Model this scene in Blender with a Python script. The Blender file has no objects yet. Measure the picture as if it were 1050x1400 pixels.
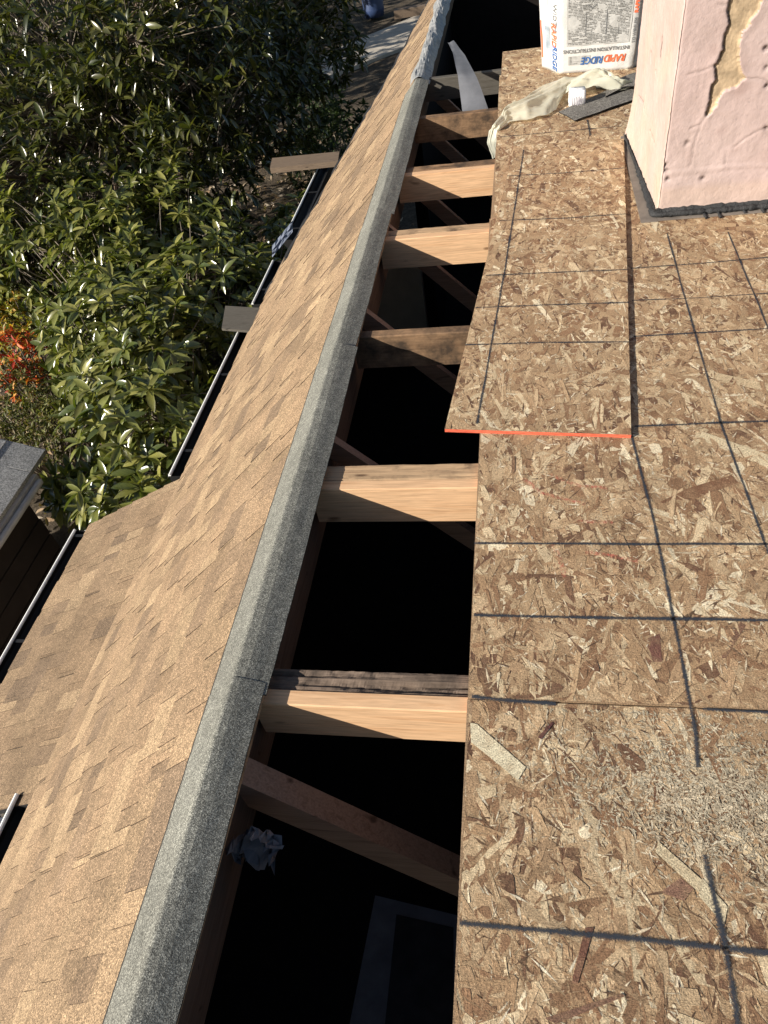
import bpy, bmesh, math, random
import numpy as np
from mathutils import Vector, Matrix, noise
random.seed(7); rng = np.random.default_rng(7)
SC = bpy.context.scene
COL = SC.collection
# ------------------------------------------------------------------ camera
F = 980.0; CX, CY = 525.0, 700.0; H = 1.4364
_r = np.array([700.0 - CX, -324.0 - CY, F]); _r /= np.linalg.norm(_r)
_u = np.array([5225.0, -44.0, -980.0]); _u -= _u.dot(_r) * _r; _u /= np.linalg.norm(_u)
_n = np.cross(_u, _r)
R = np.array([_u, _r, _n]); C = np.array([0, 0, H])
def ray(x, y): return R @ np.array([x - CX, y - CY, F])
def atz(x, y, z=0.0): d = ray(x, y); return C + (z - H) / d[2] * d
def aty(x, y, Y): d = ray(x, y); return C + Y / d[1] * d
def atx(x, y, X): d = ray(x, y); return C + X / d[0] * d
cam = bpy.data.cameras.new('camera'); cam.sensor_fit = 'VERTICAL'; cam.sensor_height = 36; cam.lens = F / 1400 * 36
cam.clip_start = 0.02; cam.clip_end = 500
co = bpy.data.objects.new('camera', cam); COL.objects.link(co)
M3 = Matrix([[float(v) for v in row] for row in R @ np.diag([1, -1, -1])])
co.matrix_world = Matrix.Translation((0, 0, H)) @ M3.to_4x4()
SC.camera = co
# ------------------------------------------------------------------ light
SUN = Vector((-0.76, -0.46, 0.414)).normalized()        # towards the sun
elev = math.asin(SUN.z)
W = bpy.data.worlds.new('World'); SC.world = W; W.use_nodes = True
nt = W.node_tree; bg = nt.nodes['Background']
sky = nt.nodes.new('ShaderNodeTexSky'); sky.sky_type = 'NISHITA'; sky.sun_disc = False
sky.sun_elevation = elev; sky.sun_rotation = math.atan2(SUN.x, SUN.y)
nt.links.new(sky.outputs[0], bg.inputs[0]); bg.inputs[1].default_value = 0.05
sl = bpy.data.lights.new('sun', 'SUN'); sl.energy = 4.6; sl.angle = math.radians(0.5); sl.color = (1, 0.93, 0.82)
so = bpy.data.objects.new('sun', sl); COL.objects.link(so)
so.rotation_euler = SUN.to_track_quat('Z', 'Y').to_euler(); so.location = (-6, -6, 8)
vs = SC.view_settings; vs.view_transform = 'Standard'; vs.look = 'None'; vs.exposure = 0.9; vs.gamma = 1; vs.use_curve_mapping = False

# ------------------------------------------------------------------ materials
class NT:
    def __init__(s, name):
        s.m = bpy.data.materials.new(name); s.m.use_nodes = True; s.t = s.m.node_tree
        s.b = s.t.nodes['Principled BSDF']; s.out = s.t.nodes['Material Output']
    def n(s, ty, **kw):
        o = s.t.nodes.new(ty)
        for k, v in kw.items():
            if hasattr(o, k): setattr(o, k, v)
            else: o.inputs[k.replace('_', ' ')].default_value = v
        return o
    def l(s, a, b): s.t.links.new(a, b)
    def coord(s, scale=(1, 1, 1), out='Object', loc=None):
        c = s.n('ShaderNodeTexCoord'); m = s.n('ShaderNodeMapping'); m.inputs['Scale'].default_value = scale
        if loc: m.inputs['Location'].default_value = loc
        s.l(c.outputs[out], m.inputs[0]); return m.outputs[0]
    def noise(s, vec, scale, detail=4, rough=.55, dist=0):
        o = s.n('ShaderNodeTexNoise'); o.inputs['Scale'].default_value = scale; o.inputs['Detail'].default_value = detail
        o.inputs['Roughness'].default_value = rough; o.inputs['Distortion'].default_value = dist; s.l(vec, o.inputs['Vector']); return o.outputs['Fac']
    def ramp(s, fac, stops, interp='LINEAR'):
        o = s.n('ShaderNodeValToRGB'); e = o.color_ramp; e.interpolation = interp
        while len(e.elements) < len(stops): e.elements.new(.5)
        for el, (p, c) in zip(e.elements, stops): el.position = p; el.color = (*c, 1) if len(c) == 3 else c
        s.l(fac, o.inputs[0]); return o.outputs[0]
    def mix(s, a, b, fac, mode='MIX'):
        o = s.n('ShaderNodeMix', data_type='RGBA', blend_type=mode)
        for i, v in ((0, fac), (6, a), (7, b)):
            if hasattr(v, 'links') or hasattr(v, 'is_linked'): s.l(v, o.inputs[i])
            elif i == 0: o.inputs[0].default_value = v
            else: o.inputs[i].default_value = (*v, 1)
        return o.outputs[2]
    def attr(s, name='Col'):
        o = s.n('ShaderNodeAttribute'); o.attribute_name = name; return o.outputs['Color']
    def bump(s, h, strength=.4, dist=.003):
        o = s.n('ShaderNodeBump'); o.inputs['Strength'].default_value = strength; o.inputs['Distance'].default_value = dist
        s.l(h, o.inputs['Height']); s.l(o.outputs[0], s.b.inputs['Normal'])
    def done(s, col=None, rough=.7, spec=.3, **kw):
        if col is not None:
            if hasattr(col, 'links') or hasattr(col, 'is_linked'): s.l(col, s.b.inputs['Base Color'])
            else: s.b.inputs['Base Color'].default_value = (*col, 1)
        s.b.inputs['Roughness'].default_value = rough; s.b.inputs['Specular IOR Level'].default_value = spec
        for k, v in kw.items(): s.b.inputs[k.replace('_', ' ')].default_value = v
        return s.m
G3 = lambda v: (v, v, v)
def m_osb():
    t = NT('osb'); v = t.coord((1, 1, 1), 'UV')
    m = t.n('ShaderNodeMapping'); m.inputs['Scale'].default_value = (14, 420, 1); t.l(v, m.inputs[0])
    g = t.noise(m.outputs[0], 1, 3, .6)
    c = t.mix(t.attr(), t.ramp(g, [(.28, G3(.72)), (.5, G3(.99)), (.75, G3(1.16))]), 1.0, 'MULTIPLY')
    w = t.coord()
    # pressed fines and fibre fuzz between and over the strands
    a1 = t.noise(t.coord((90, 620, 300)), 1, 3, .7, .8); a2 = t.noise(t.coord((600, 110, 300)), 1, 3, .7, .8); pick = t.noise(w, 26, 3, .6)
    fz = t.n('ShaderNodeMix', data_type='FLOAT'); t.l(t.ramp(pick, [(.42, G3(0)), (.58, G3(1))]), fz.inputs[0]); t.l(a1, fz.inputs[2]); t.l(a2, fz.inputs[3])
    fuzz = t.ramp(fz.outputs[0], [(.25, (.14, .08, .042)), (.42, (.34, .22, .12)), (.55, (.47, .32, .185)), (.72, (.70, .54, .34))])
    msk = t.noise(w, 34, 5, .7)
    c = t.mix(c, fuzz, t.ramp(msk, [(.44, G3(.03)), (.68, G3(.45))]))
    f = t.noise(w, 300, 4, .75)
    c = t.mix(c, t.ramp(f, [(.32, G3(.34)), (.43, G3(.86)), (.56, G3(1.08)), (.70, G3(1.75))]), 1.0, 'MULTIPLY')
    b = t.noise(w, 5, 4, .6); c = t.mix(c, t.ramp(b, [(.3, G3(.86)), (.7, G3(1.1))]), 1, 'MULTIPLY')
    ad = t.n('ShaderNodeMath', operation='ADD'); t.l(fz.outputs[0], ad.inputs[0]); t.l(f, ad.inputs[1]); t.bump(ad.outputs[0], 1.0, .0036)
    return t.done(c, .72, .25)
def m_wood(name, a, b, axis='x', scale=1.0, dirt=0.0, dirtc=(.05, .035, .025), bump=.25):
    t = NT(name)
    st = {'x': (1.2, 22, 22), 'y': (22, 1.2, 22), 'z': (22, 22, 1.2)}[axis]
    v = t.coord(tuple(k * scale for k in st))
    oi = t.n('ShaderNodeObjectInfo'); ad = t.n('ShaderNodeVectorMath', operation='ADD'); ml = t.n('ShaderNodeMath', operation='MULTIPLY'); ml.inputs[1].default_value = 60
    t.l(oi.outputs['Random'], ml.inputs[0]); t.l(v, ad.inputs[0]); t.l(ml.outputs[0], ad.inputs[1]); v = ad.outputs[0]
    g = t.noise(v, 1.6, 5, .62, 1.2); fine = t.noise(v, 9, 3, .6)
    c = t.mix(t.ramp(g, [(.3, b), (.48, a), (.58, tuple(x * .9 for x in a)), (.72, b)]), t.ramp(fine, [(.25, G3(.72)), (.7, G3(1.1))]), 1, 'MULTIPLY')
    kn = t.coord((3, 9, 9)); k = t.noise(kn, 3.2, 1, .3); c = t.mix(c, tuple(x * .45 for x in b), t.ramp(k, [(.72, G3(0)), (.80, G3(1))]))
    if dirt:
        d = t.noise(t.coord(), 9, 5, .65); c = t.mix(c, dirtc, t.ramp(d, [(.62 - dirt * .5, G3(0)), (.9 - dirt * .5, G3(1))]))
    t.bump(fine, bump, .002)
    return t.done(c, .75, .2)
def m_granule(name, stops, usecol=True, sc=330, bump=.9, blotch=True, bd=.0022):
    t = NT(name); v = t.coord()
    vo = t.n('ShaderNodeTexVoronoi'); vo.inputs['Scale'].default_value = sc; t.l(v, vo.inputs['Vector'])
    sep = t.n('ShaderNodeSeparateColor'); t.l(vo.outputs['Color'], sep.inputs[0])
    c = t.ramp(sep.outputs[0], stops)
    if usecol: c = t.mix(t.attr(), c, 1, 'MULTIPLY')
    if blotch:
        b = t.noise(v, 3.3, 5, .65); c = t.mix(c, t.ramp(b, [(.3, G3(.78)), (.7, G3(1.18))]), 1, 'MULTIPLY')
        b2 = t.noise(v, 45, 4, .7); c = t.mix(c, t.ramp(b2, [(.3, G3(.8)), (.7, G3(1.2))]), 1, 'MULTIPLY')
    n2 = t.noise(v, sc * .9, 2, .6); t.bump(n2, bump, bd)
    return t.done(c, .85, .25)
def m_plain(name, col, rough=.6, spec=.3, var=.15, sc=12, bump=0, metal=0, bd=.003):
    t = NT(name); v = t.coord(); n = t.noise(v, sc, 5, .6)
    c = t.mix(col, t.ramp(n, [(.25, G3(1 - var * 2)), (.75, G3(1 + var))]), 1, 'MULTIPLY')
    if bump: t.bump(t.noise(v, sc * 8, 4, .6), bump, bd)
    return t.done(c, rough, spec, Metallic=metal)
def m_leaf(name, rough=.3, spec=.5, trans=.25):
    t = NT(name); c = t.attr(); v = t.coord((1, 1, 1), 'UV')
    b = t.noise(t.coord(), 25, 3); c2 = t.mix(c, t.ramp(b, [(.3, G3(.75)), (.7, G3(1.2))]), 1, 'MULTIPLY')
    t.done(c2, rough, spec)
    tr = t.n('ShaderNodeBsdfTranslucent'); t.l(t.mix(c2, (1.3, 1.5, .5), 1, 'MULTIPLY'), tr.inputs[0])
    mx = t.n('ShaderNodeMixShader'); mx.inputs[0].default_value = trans; t.l(t.b.outputs[0], mx.inputs[1]); t.l(tr.outputs[0], mx.inputs[2]); t.l(mx.outputs[0], t.out.inputs[0])
    return t.m
def m_chalk():
    t = NT('chalk'); v = t.coord((1, 1, 1), 'UV')
    m = t.n('ShaderNodeMapping'); m.inputs['Scale'].default_value = (1, 1, 1); t.l(v, m.inputs[0])
    sep = t.n('ShaderNodeSeparateXYZ'); t.l(v, sep.inputs[0])
    ab = t.n('ShaderNodeMath', operation='ABSOLUTE'); t.l(sep.outputs[1], ab.inputs[0])          # 0 centre .. 1 edge
    n = t.noise(t.coord((1, 1, 1)), 260, 4, .75); n3 = t.noise(t.coord(), 14, 3, .6)
    s = t.n('ShaderNodeMath', operation='MULTIPLY_ADD'); t.l(n, s.inputs[0]); s.inputs[1].default_value = 2.6; s.inputs[2].default_value = -1.04
    s3 = t.n('ShaderNodeMath', operation='MULTIPLY_ADD'); t.l(n3, s3.inputs[0]); s3.inputs[1].default_value = 1.1; t.l(s.outputs[0], s3.inputs[2])
    d = t.n('ShaderNodeMath', operation='SUBTRACT'); t.l(s3.outputs[0], d.inputs[0]); t.l(ab.outputs[0], d.inputs[1])
    a = t.ramp(d.outputs[0], [(.0, G3(0)), (.55, G3(.88))])
    t.done((.035, .042, .055), .95, .1); t.l(a, t.b.inputs['Alpha']); return t.m
MAT = {}
def mats():
    M = MAT
    M['osb'] = m_osb(); M['chalk'] = m_chalk()
    t = NT('osb_edge'); v = t.coord((1, 1, 6)); n = t.noise(v, 70, 4, .7)
    M['osb_edge'] = t.done(t.ramp(n, [(.3, (.16, .07, .05)), (.5, (.42, .2, .15)), (.7, (.6, .34, .26))]), .8, .2)
    t = NT('orange_edge'); n = t.noise(t.coord((1, 1, 6)), 60, 3, .7)
    M['orange'] = t.done(t.ramp(n, [(.3, (.45, .07, .04)), (.6, (.74, .15, .08))]), .7, .3)
    t = NT('red_chalk'); n = t.noise(t.coord(), 120, 4, .7); t.done((.62, .16, .12), .95, .1)
    t.l(t.ramp(n, [(.46, G3(0)), (.66, G3(.6))]), t.b.inputs['Alpha']); M['redchalk'] = t.m
    M['fir'] = m_wood('new_fir', (.67, .43, .25), (.53, .31, .165), 'x')
    M['oldfir'] = m_wood('old_fir', (.44, .30, .18), (.28, .17, .10), 'x', dirt=.25)
    M['brownfir'] = m_wood('stained_fir', (.30, .185, .105), (.19, .11, .06), 'x', dirt=.5, dirtc=(.055, .038, .026))
    M['char'] = m_wood('weathered_black', (.17, .125, .095), (.025, .02, .017), 'x', dirt=.3, dirtc=(.015, .012, .01), bump=1.0)
    M['strut'] = m_wood('old_brace', (.36, .235, .165), (.25, .155, .105), 'x')
    M['ridge'] = m_wood('ridge_wood', (.15, .10, .07), (.09, .06, .04), 'y')
    M['attic'] = m_plain('attic_dark', (.016, .013, .011), .9, .1)  # near-black colour stands in for the deep shade of the attic void
    M['shingle'] = m_granule('shingle_granules', [(0, G3(.35)), (.2, G3(.75)), (.6, G3(1.05)), (.85, G3(1.5)), (1, G3(2.4))], sc=400)
    M['cap'] = m_granule('cap_granules', [(0, (.06, .06, .053)), (.35, (.125, .125, .11)), (.6, (.182, .18, .158)), (.85, (.26, .257, .224)), (1, (.42, .415, .36))], False, 560, .7, bd=.0016)
    M['asphalt'] = m_plain('asphalt_edge', (.022, .021, .02), .8, .3)
    M['greyshingle'] = m_granule('grey_shingle', [(0, (.06, .055, .05)), (.5, (.15, .14, .125)), (1, (.3, .28, .25))], False, 260, .8)
    M['felt'] = m_plain('black_felt', (.02, .02, .022), .75, .3, .3, 20, .4)
    M['gut_dark'] = m_plain('gutter_black', (.012, .012, .013), .55, .4)
    M['gut_white'] = m_plain('gutter_white', (.85, .85, .83), .4, .5, .05)
    M['wall'] = m_plain('house_stucco', (.46, .40, .33), .9, .1, .1, 6, .4)
    M['tar'] = m_plain('tar', (.035, .036, .038), .55, .4, .35, 25, 1.0, bd=.006)
    M['flash'] = m_plain('flashing_felt', (.20, .17, .145), .8, .2, .2, 14, .3)
    M['paper'] = m_plain('bundle_wrap', (.58, .58, .57), .42, .5, .06, 9, .35, bd=.006)
    M['p_red'] = m_plain('print_red', (.80, .15, .06), .5, .3, .05)
    M['p_blue'] = m_plain('print_blue', (.04, .13, .36), .5, .3, .05)
    M['p_dark'] = m_plain('print_grey', (.16, .165, .17), .5, .3, .1)
    M['p_pale'] = m_plain('print_pale', (.44, .52, .60), .5, .3, .15)
    M['p_grey'] = m_plain('print_panel', (.43, .43, .42), .5, .3, .12, 40)
    M['scribe'] = m_plain('print_mottle', (.16, .16, .155), .5, .3, .3, 60)
    M['leaf'] = m_leaf('glossy_leaf', .26, .8, .24); M['softleaf'] = m_leaf('soft_leaf', .5, .3, .3)
    M['bark'] = m_plain('bark', (.16, .115, .085), .9, .1, .3, 18, .8, bd=.02)
    M['twig'] = m_plain('twig', (.22, .185, .145), .85, .15, .25, 25)
    t = NT('soil'); v = t.coord(); n = t.noise(v, 2.2, 8, .7); n2 = t.noise(v, 19, 5, .7)
    c = t.mix(t.ramp(n, [(.3, (.045, .035, .025)), (.55, (.10, .08, .058)), (.75, (.17, .14, .10))]), t.ramp(n2, [(.3, G3(.6)), (.7, G3(1.3))]), 1, 'MULTIPLY'); t.bump(n2, .9, .04)
    M['soil'] = t.done(c, .95, .1)
    M['concrete'] = m_plain('concrete', (.47, .42, .35), .9, .15, .12, 3, .4)
    M['litter'] = m_leaf('dry_leaf', .8, .2, .1)
    M['shedroof'] = m_granule('shed_shingle', [(0, (.19, .19, .185)), (.5, (.32, .315, .30)), (1, (.48, .47, .45))], False, 120, .5)
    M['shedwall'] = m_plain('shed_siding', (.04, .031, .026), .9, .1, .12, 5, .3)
    M['fasciaw'] = m_plain('fascia_white', (.50, .47, .44), .7, .2, .1)
    M['plank'] = m_wood('weathered_plank', (.11, .10, .085), (.07, .062, .05), 'x', 2.0)
    M['plank2'] = m_wood('brown_plank', (.19, .14, .10), (.13, .095, .07), 'x', 1.2)
    M['packet'] = m_plain('packet_white', (.80, .80, .82), .35, .5, .06, 20, .5)
    M['packgrey'] = m_plain('packet_print', (.36, .34, .38), .4, .4, .3, 55)
    M['blue'] = m_plain('blue_plastic', (.035, .06, .14), .4, .5, .1)
    M['blackpot'] = m_plain('black_plastic', (.02, .022, .025), .4, .5, .1)
    M['bluegrey'] = m_plain('blue_grey_plastic', (.22, .25, .32), .45, .4, .1)
    M['greypanel'] = m_plain('grey_panel', (.13, .135, .15), .7, .3, .2, 10)
    M['scrap'] = m_plain('scrap_paper', (.15, .15, .16), .8, .2, .3, 20)
    M['tongue'] = m_plain('shaded_underlayment', (.15, .155, .17), .6, .3, .15, 8, .3)  # darker copy of the underlayment, ridge shade put into its colour
    M['darkpanel'] = m_plain('dark_panel', (.02, .02, .022), .7, .3, .4, 14)
    t = NT('plastic_film'); n = t.noise(t.coord(), 16, 4, .6); t.done((.88, .88, .74), .22, .55); t.bump(n, .25, .006)
    tr = t.n('ShaderNodeBsdfTranslucent'); tr.inputs[0].default_value = (.88, .86, .66, 1); tp = t.n('ShaderNodeBsdfTransparent')
    m1 = t.n('ShaderNodeMixShader'); m1.inputs[0].default_value = .45; t.l(t.b.outputs[0], m1.inputs[1]); t.l(tr.outputs[0], m1.inputs[2])
    m2 = t.n('ShaderNodeMixShader'); m2.inputs[0].default_value = .16; t.l(m1.outputs[0], m2.inputs[1]); t.l(tp.outputs[0], m2.inputs[2]); t.l(m2.outputs[0], t.out.inputs[0]); M['film'] = t.m
    t = NT('underlayment'); n = t.noise(t.coord(), 20, 5, .65); t.done(t.ramp(n, [(.3, (.17, .175, .175)), (.7, (.38, .38, .375))]), .5, .35); t.bump(n, .6, .01); M['underlay'] = t.m
    # chimney stucco: colour attribute holds the painted / bare zones
    t = NT('stucco'); v = t.coord(); n = t.noise(v, 5, 6, .65); n2 = t.noise(v, 60, 5, .65); n3 = t.noise(v, 240, 3, .6)
    c = t.mix(t.attr(), t.ramp(n, [(.3, (.88, .86, .84)), (.7, (1.08, 1.06, 1.06))]), 1, 'MULTIPLY')
    c = t.mix(c, t.ramp(n2, [(.22, G3(.70)), (.38, G3(1)), (.8, G3(1.06))]), 1, 'MULTIPLY')
    mm = t.n('ShaderNodeMath', operation='ADD'); t.l(n2, mm.inputs[0]); ml = t.n('ShaderNodeMath', operation='MULTIPLY'); ml.inputs[1].default_value = .35; t.l(n3, ml.inputs[0]); t.l(ml.outputs[0], mm.inputs[1])
    t.bump(mm.outputs[0], .4, .004); M['stucco'] = t.done(c, .85, .2)
mats()
# ------------------------------------------------------------------ mesh helpers
def tag(o, label=None, cat=None, group=None, kind=None):
    for k, v in (('label', label), ('category', cat), ('group', group), ('kind', kind)):
        if v: o[k] = v
    return o
def empty(name, loc, label=None, cat=None, group=None):
    o = bpy.data.objects.new(name, None); o.location = loc; o.empty_display_size = .2; COL.objects.link(o)
    return tag(o, label, cat, group)
def worldloc(o):
    v = Vector(o.location)
    p = o.parent
    while p: v = v + Vector(p.location) if False else v; p = p.parent
    return v
def attach(o, parent):
    if parent is not None:
        o.parent = parent
        o.matrix_parent_inverse = Matrix.Translation(-Vector(parent.get('_o', (0, 0, 0)))) if parent.type == 'EMPTY' else Matrix.Identity(4)
class MB:
    def __init__(s): s.v = []; s.f = []; s.c = []; s.m = []; s.uv = []
    def face(s, idx, col=(1, 1, 1), mat=0, uv=None): s.f.append(tuple(idx)); s.c.append(col); s.m.append(mat); s.uv.append(uv)
    def poly(s, pts, col=(1, 1, 1), mat=0, uv=None):
        i = len(s.v); s.v.extend([tuple(p) for p in pts]); s.face(range(i, i + len(pts)), col, mat, uv)
    def hexa(s, b, t, col=(1, 1, 1), mat=0, topmat=None, sidecol=None):   # 4 bottom pts, 4 top pts (ccw seen from top)
        i = len(s.v); s.v.extend([tuple(p) for p in b] + [tuple(p) for p in t])
        for q in ((3, 2, 1, 0), (0, 1, 5, 4), (1, 2, 6, 5), (2, 3, 7, 6), (3, 0, 4, 7)): s.face([i + k for k in q], sidecol or col, mat)
        s.face([i + 4, i + 5, i + 6, i + 7], col, mat if topmat is None else topmat)
    def box(s, x0, x1, y0, y1, z0, z1, **k):
        s.hexa([(x0, y0, z0), (x1, y0, z0), (x1, y1, z0), (x0, y1, z0)], [(x0, y0, z1), (x1, y0, z1), (x1, y1, z1), (x0, y1, z1)], **k)
    def grid(s, P, col=None, mat=0, close=False):           # P[i][j] points
        n, m = len(P), len(P[0]); i0 = len(s.v)
        for r in P: s.v.extend([tuple(p) for p in r])
        for i in range(n - 1):
            for j in range(m - 1 + (1 if close else 0)):
                a = i0 + i * m + j; b = i0 + i * m + (j + 1) % m; c = b + m; d = a + m
                s.face((a, b, c, d), col(i, j) if callable(col) else (col or (1, 1, 1)), mat)
    def tube(s, pts, rad, n=6, col=(1, 1, 1), mat=0, caps=True):
        rings = []
        for k, p in enumerate(pts):
            p = Vector(p); q = Vector(pts[min(k + 1, len(pts) - 1)]) - Vector(pts[max(k - 1, 0)])
            q = q.normalized() if q.length > 1e-9 else Vector((0, 0, 1))
            a = q.orthogonal().normalized(); b = q.cross(a); r = rad[k] if hasattr(rad, '__len__') else rad
            rings.append([p + (a * math.cos(6.2832 * j / n) + b * math.sin(6.2832 * j / n)) * r for j in range(n)])
        i0 = len(s.v); s.grid(rings, col, mat, True)
        if caps:
            s.face([i0 + j for j in range(n)][::-1], col if not callable(col) else (1, 1, 1), mat); L = i0 + (len(pts) - 1) * n; s.face([L + j for j in range(n)], col if not callable(col) else (1, 1, 1), mat)
    def build(s, name, mats, parent=None, smooth=False, kind=None, label=None):
        if not isinstance(mats, (list, tuple)): mats = [mats]
        me = bpy.data.meshes.new(name); me.from_pydata(s.v, [], s.f)
        for m in mats: me.materials.append(MAT[m] if isinstance(m, str) else m)
        cnt = np.array([len(f) for f in s.f]); nl = int(cnt.sum())
        me.polygons.foreach_set('material_index', np.array(s.m, dtype=np.int32))
        cols = np.ones((nl, 4), np.float32); cols[:, :3] = np.repeat(np.array(s.c, np.float32), cnt, axis=0)
        a = me.color_attributes.new('Col', 'FLOAT_COLOR', 'CORNER'); a.data.foreach_set('color', cols.ravel())
        if any(u is not None for u in s.uv):
            ul = me.uv_layers.new(name='UVMap'); arr = []
            for f, u in zip(s.f, s.uv):
                arr.extend(u if u is not None else [(0, 0)] * len(f))
            ul.data.foreach_set('uv', np.array(arr, np.float32).ravel())
        if smooth: me.polygons.foreach_set('use_smooth', np.ones(len(s.f), bool))
        me.update(); o = bpy.data.objects.new(name, me); COL.objects.link(o); attach(o, parent)
        return tag(o, label, None, None, kind)
def thing(name, loc, label, cat, group=None):
    o = empty(name, loc, label, cat, group); o['_o'] = loc; return o
def arr_mesh(name, V, Fq, cols, mat, parent=None, kind=None, smooth=False, uv=None):
    """numpy mesh: V (n,3), Fq (m,k) all the same k, cols (m,3)"""
    me = bpy.data.meshes.new(name); m, k = Fq.shape
    me.vertices.add(len(V)); me.vertices.foreach_set('co', V.astype(np.float32).ravel())
    me.loops.add(m * k); me.loops.foreach_set('vertex_index', Fq.astype(np.int32).ravel())
    me.polygons.add(m); me.polygons.foreach_set('loop_start', np.arange(0, m * k, k, dtype=np.int32))
    me.polygons.foreach_set('loop_total', np.full(m, k, np.int32))
    if smooth: me.polygons.foreach_set('use_smooth', np.ones(m, bool))
    me.update(calc_edges=True)
    a = me.color_attributes.new('Col', 'FLOAT_COLOR', 'CORNER'); cc = np.ones((m * k, 4), np.float32); cc[:, :3] = np.repeat(cols, k, axis=0)
    a.data.foreach_set('color', cc.ravel())
    if uv is not None:
        ul = me.uv_layers.new(name='UVMap'); ul.data.foreach_set('uv', uv.astype(np.float32).ravel())
    me.materials.append(MAT[mat] if isinstance(mat, str) else mat); me.validate()
    o = bpy.data.objects.new(name, me); COL.objects.link(o); attach(o, parent); return tag(o, kind=kind)
def N1(x, y=0.0, z=0.0): return noise.noise(Vector((x, y, z)))

# ------------------------------------------------------------------ ground
GZ = -4.54
g = MB(); P = []
xs = np.concatenate([np.linspace(-120, -14, 12), np.linspace(-13, 6, 40), np.linspace(8, 80, 8)]); ys = np.concatenate([np.linspace(-40, -2, 8), np.linspace(-1, 34, 70), np.linspace(38, 160, 14)])
for y in ys: P.append([(x, y, GZ + .06 * N1(x * .7, y * .7) + .02 * N1(x * 3, y * 3) - .05) for x in xs])
g.grid(P); tag(g.build('ground', 'soil', None, True), kind='structure')
# ------------------------------------------------------------------ house
house = thing('house', (0.3, 3.0, GZ), 'house with tan shingled slope, grey ridge cap, open rafters and bare deck', 'house')
FX, FZ = -0.66, 0.0                       # ridge fold of the deck
A1 = math.radians(45.5); A2 = math.radians(27); EXP = 0.1433; NC = 15; L1 = EXP * NC; EXA = .162
D1 = Vector((-math.cos(A1), 0, -math.sin(A1))); N1v = Vector((-math.sin(A1), 0, math.cos(A1)))
D2 = Vector((-math.cos(A2), 0, -math.sin(A2))); N2v = Vector((-math.sin(A2), 0, math.cos(A2)))
O1 = Vector((FX, 0, FZ)); O2 = O1 + D1 * L1
YA, YB = -1.6, 9.8                         # roof ends
EY0, EY1 = 1.08, 3.22; NE = 6              # lower apron
def S1(s, y, n=0.0): return O1 + D1 * s + N1v * n + Vector((0, y, 0))
def S2(s, y, n=0.0): return O2 + D2 * s + N2v * n + Vector((0, y, 0))
_cut = [(-9, 9), (5.55, L1 + .01), (6.13, 2.04), (7.11, 1.38), (8.26, .76), (9.8, .2)]
def cut(y):
    for (a, b), (c, d) in zip(_cut, _cut[1:]):
        if a <= y <= c: return b + (d - b) * (y - a) / (c - a)
    return .1
# deck of the slope
m = MB(); ys = list(np.linspace(YA, YB, 50))
def pr(y, n, extra=.0): e = min(L1, cut(y) + extra); return e
top = [[S1(0, y, -.001), S1(pr(y, 0, .05), y, -.001)] for y in ys]; bot = [[S1(0.0, y, -.03), S1(pr(y, 0, .05), y, -.03)] for y in ys]
m.grid(top); m.grid([r[::-1] for r in bot])
m.grid([[b[1], t[1]] for t, b in zip(top, bot)])
slope = m.build('roof_slope', 'felt', house, label='steep tan shingled slope falling away from the ridge')
m = MB(); m.hexa([S2(0, EY0, -.03), S2(NE * EXA - .04, EY0, -.03), S2(NE * EXA - .04, EY1, -.03), S2(0, EY1, -.03)][::-1], [S2(0, EY0, -.001), S2(NE * EXA - .04, EY0, -.001), S2(NE * EXA - .04, EY1, -.001), S2(0, EY1, -.001)][::-1])
apron = m.build('apron_slope', 'felt', house, label='flatter lower apron of tan shingles')
TONES = [(.268, .187, .114), (.238, .165, .102), (.205, .142, .090), (.31, .22, .134), (.18, .126, .082), (.252, .173, .106)]
def tone_():
    t = random.choices(TONES, [4, 4, 2.6, 2.4, 1.2, 4])[0]; k = random.uniform(.93, 1.07); return tuple(x * k for x in t)
def lay(S, parent, ncourse, y0, y1, EXP, full=lambda y: 99, old=1.0):  # old: plain multiplier on the shingle tones
    def tone(): return tuple(x * old for x in tone_())
    for i in range(ncourse):
        y = y0 - random.random() * .9
        while y < y1:
            w = .985; ya, yb = max(y, y0), min(y + w, y1); y += w + .003
            if yb - ya < .03: continue
            s0, s1 = i * EXP, (i + 1) * EXP
            lim = full((ya + yb) / 2)
            if s0 > lim: continue
            m = MB(); h0, h1 = .0015, .0075
            def slab(a, b, lo0, lo1, hi0, hi1, sa, sb, col):
                if sb > full(b) : sb2 = max(sa + .01, min(sb, full(b) + .012 * N1(b * 9))) ; 
                else: sb2 = sb
                sb1 = sb if sb <= full(a) else max(sa + .01, min(sb, full(a) + .012 * N1(a * 9)))
                j = random.uniform(-.0025, .0025)
                m.hexa([S(sa, a, lo0), S(sb1 + j, a, lo1), S(sb2 + j, b, lo1), S(sa, b, lo0)][::-1], [S(sa, a, hi0), S(sb1 + j, a, hi1), S(sb2 + j, b, hi1), S(sa, b, hi0)][::-1], col, sidecol=(.085, .06, .042))
            base = tone(); slab(ya + .0008, yb - .0008, 0, 0, h0, h1, s0, s1, tuple(x * .9 for x in base))
            # laminated teeth
            t = ya + random.uniform(0, .06)
            while t < yb - .02:
                tw = random.choice([.07, .1, .13, .17, .22, .28]) * random.uniform(.9, 1.1); te = min(t + tw, yb - .0008)
                if te - t > .02: slab(t, te, h0 * .5, h1 * .9, h0 + .0012, h1 + .0036, s0 + .0006, s1 + .001, tone())
                t = te + random.choice([.002, .002, .003, .05, .09])
            m.build('shingle', 'shingle', parent)
lay(S1, slope, NC, YA, YB, EXP, full=cut)
lay(S2, apron, NE, EY0, EY1, EXA, old=.88)  # apron tones set a little darker than the main slope
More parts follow.
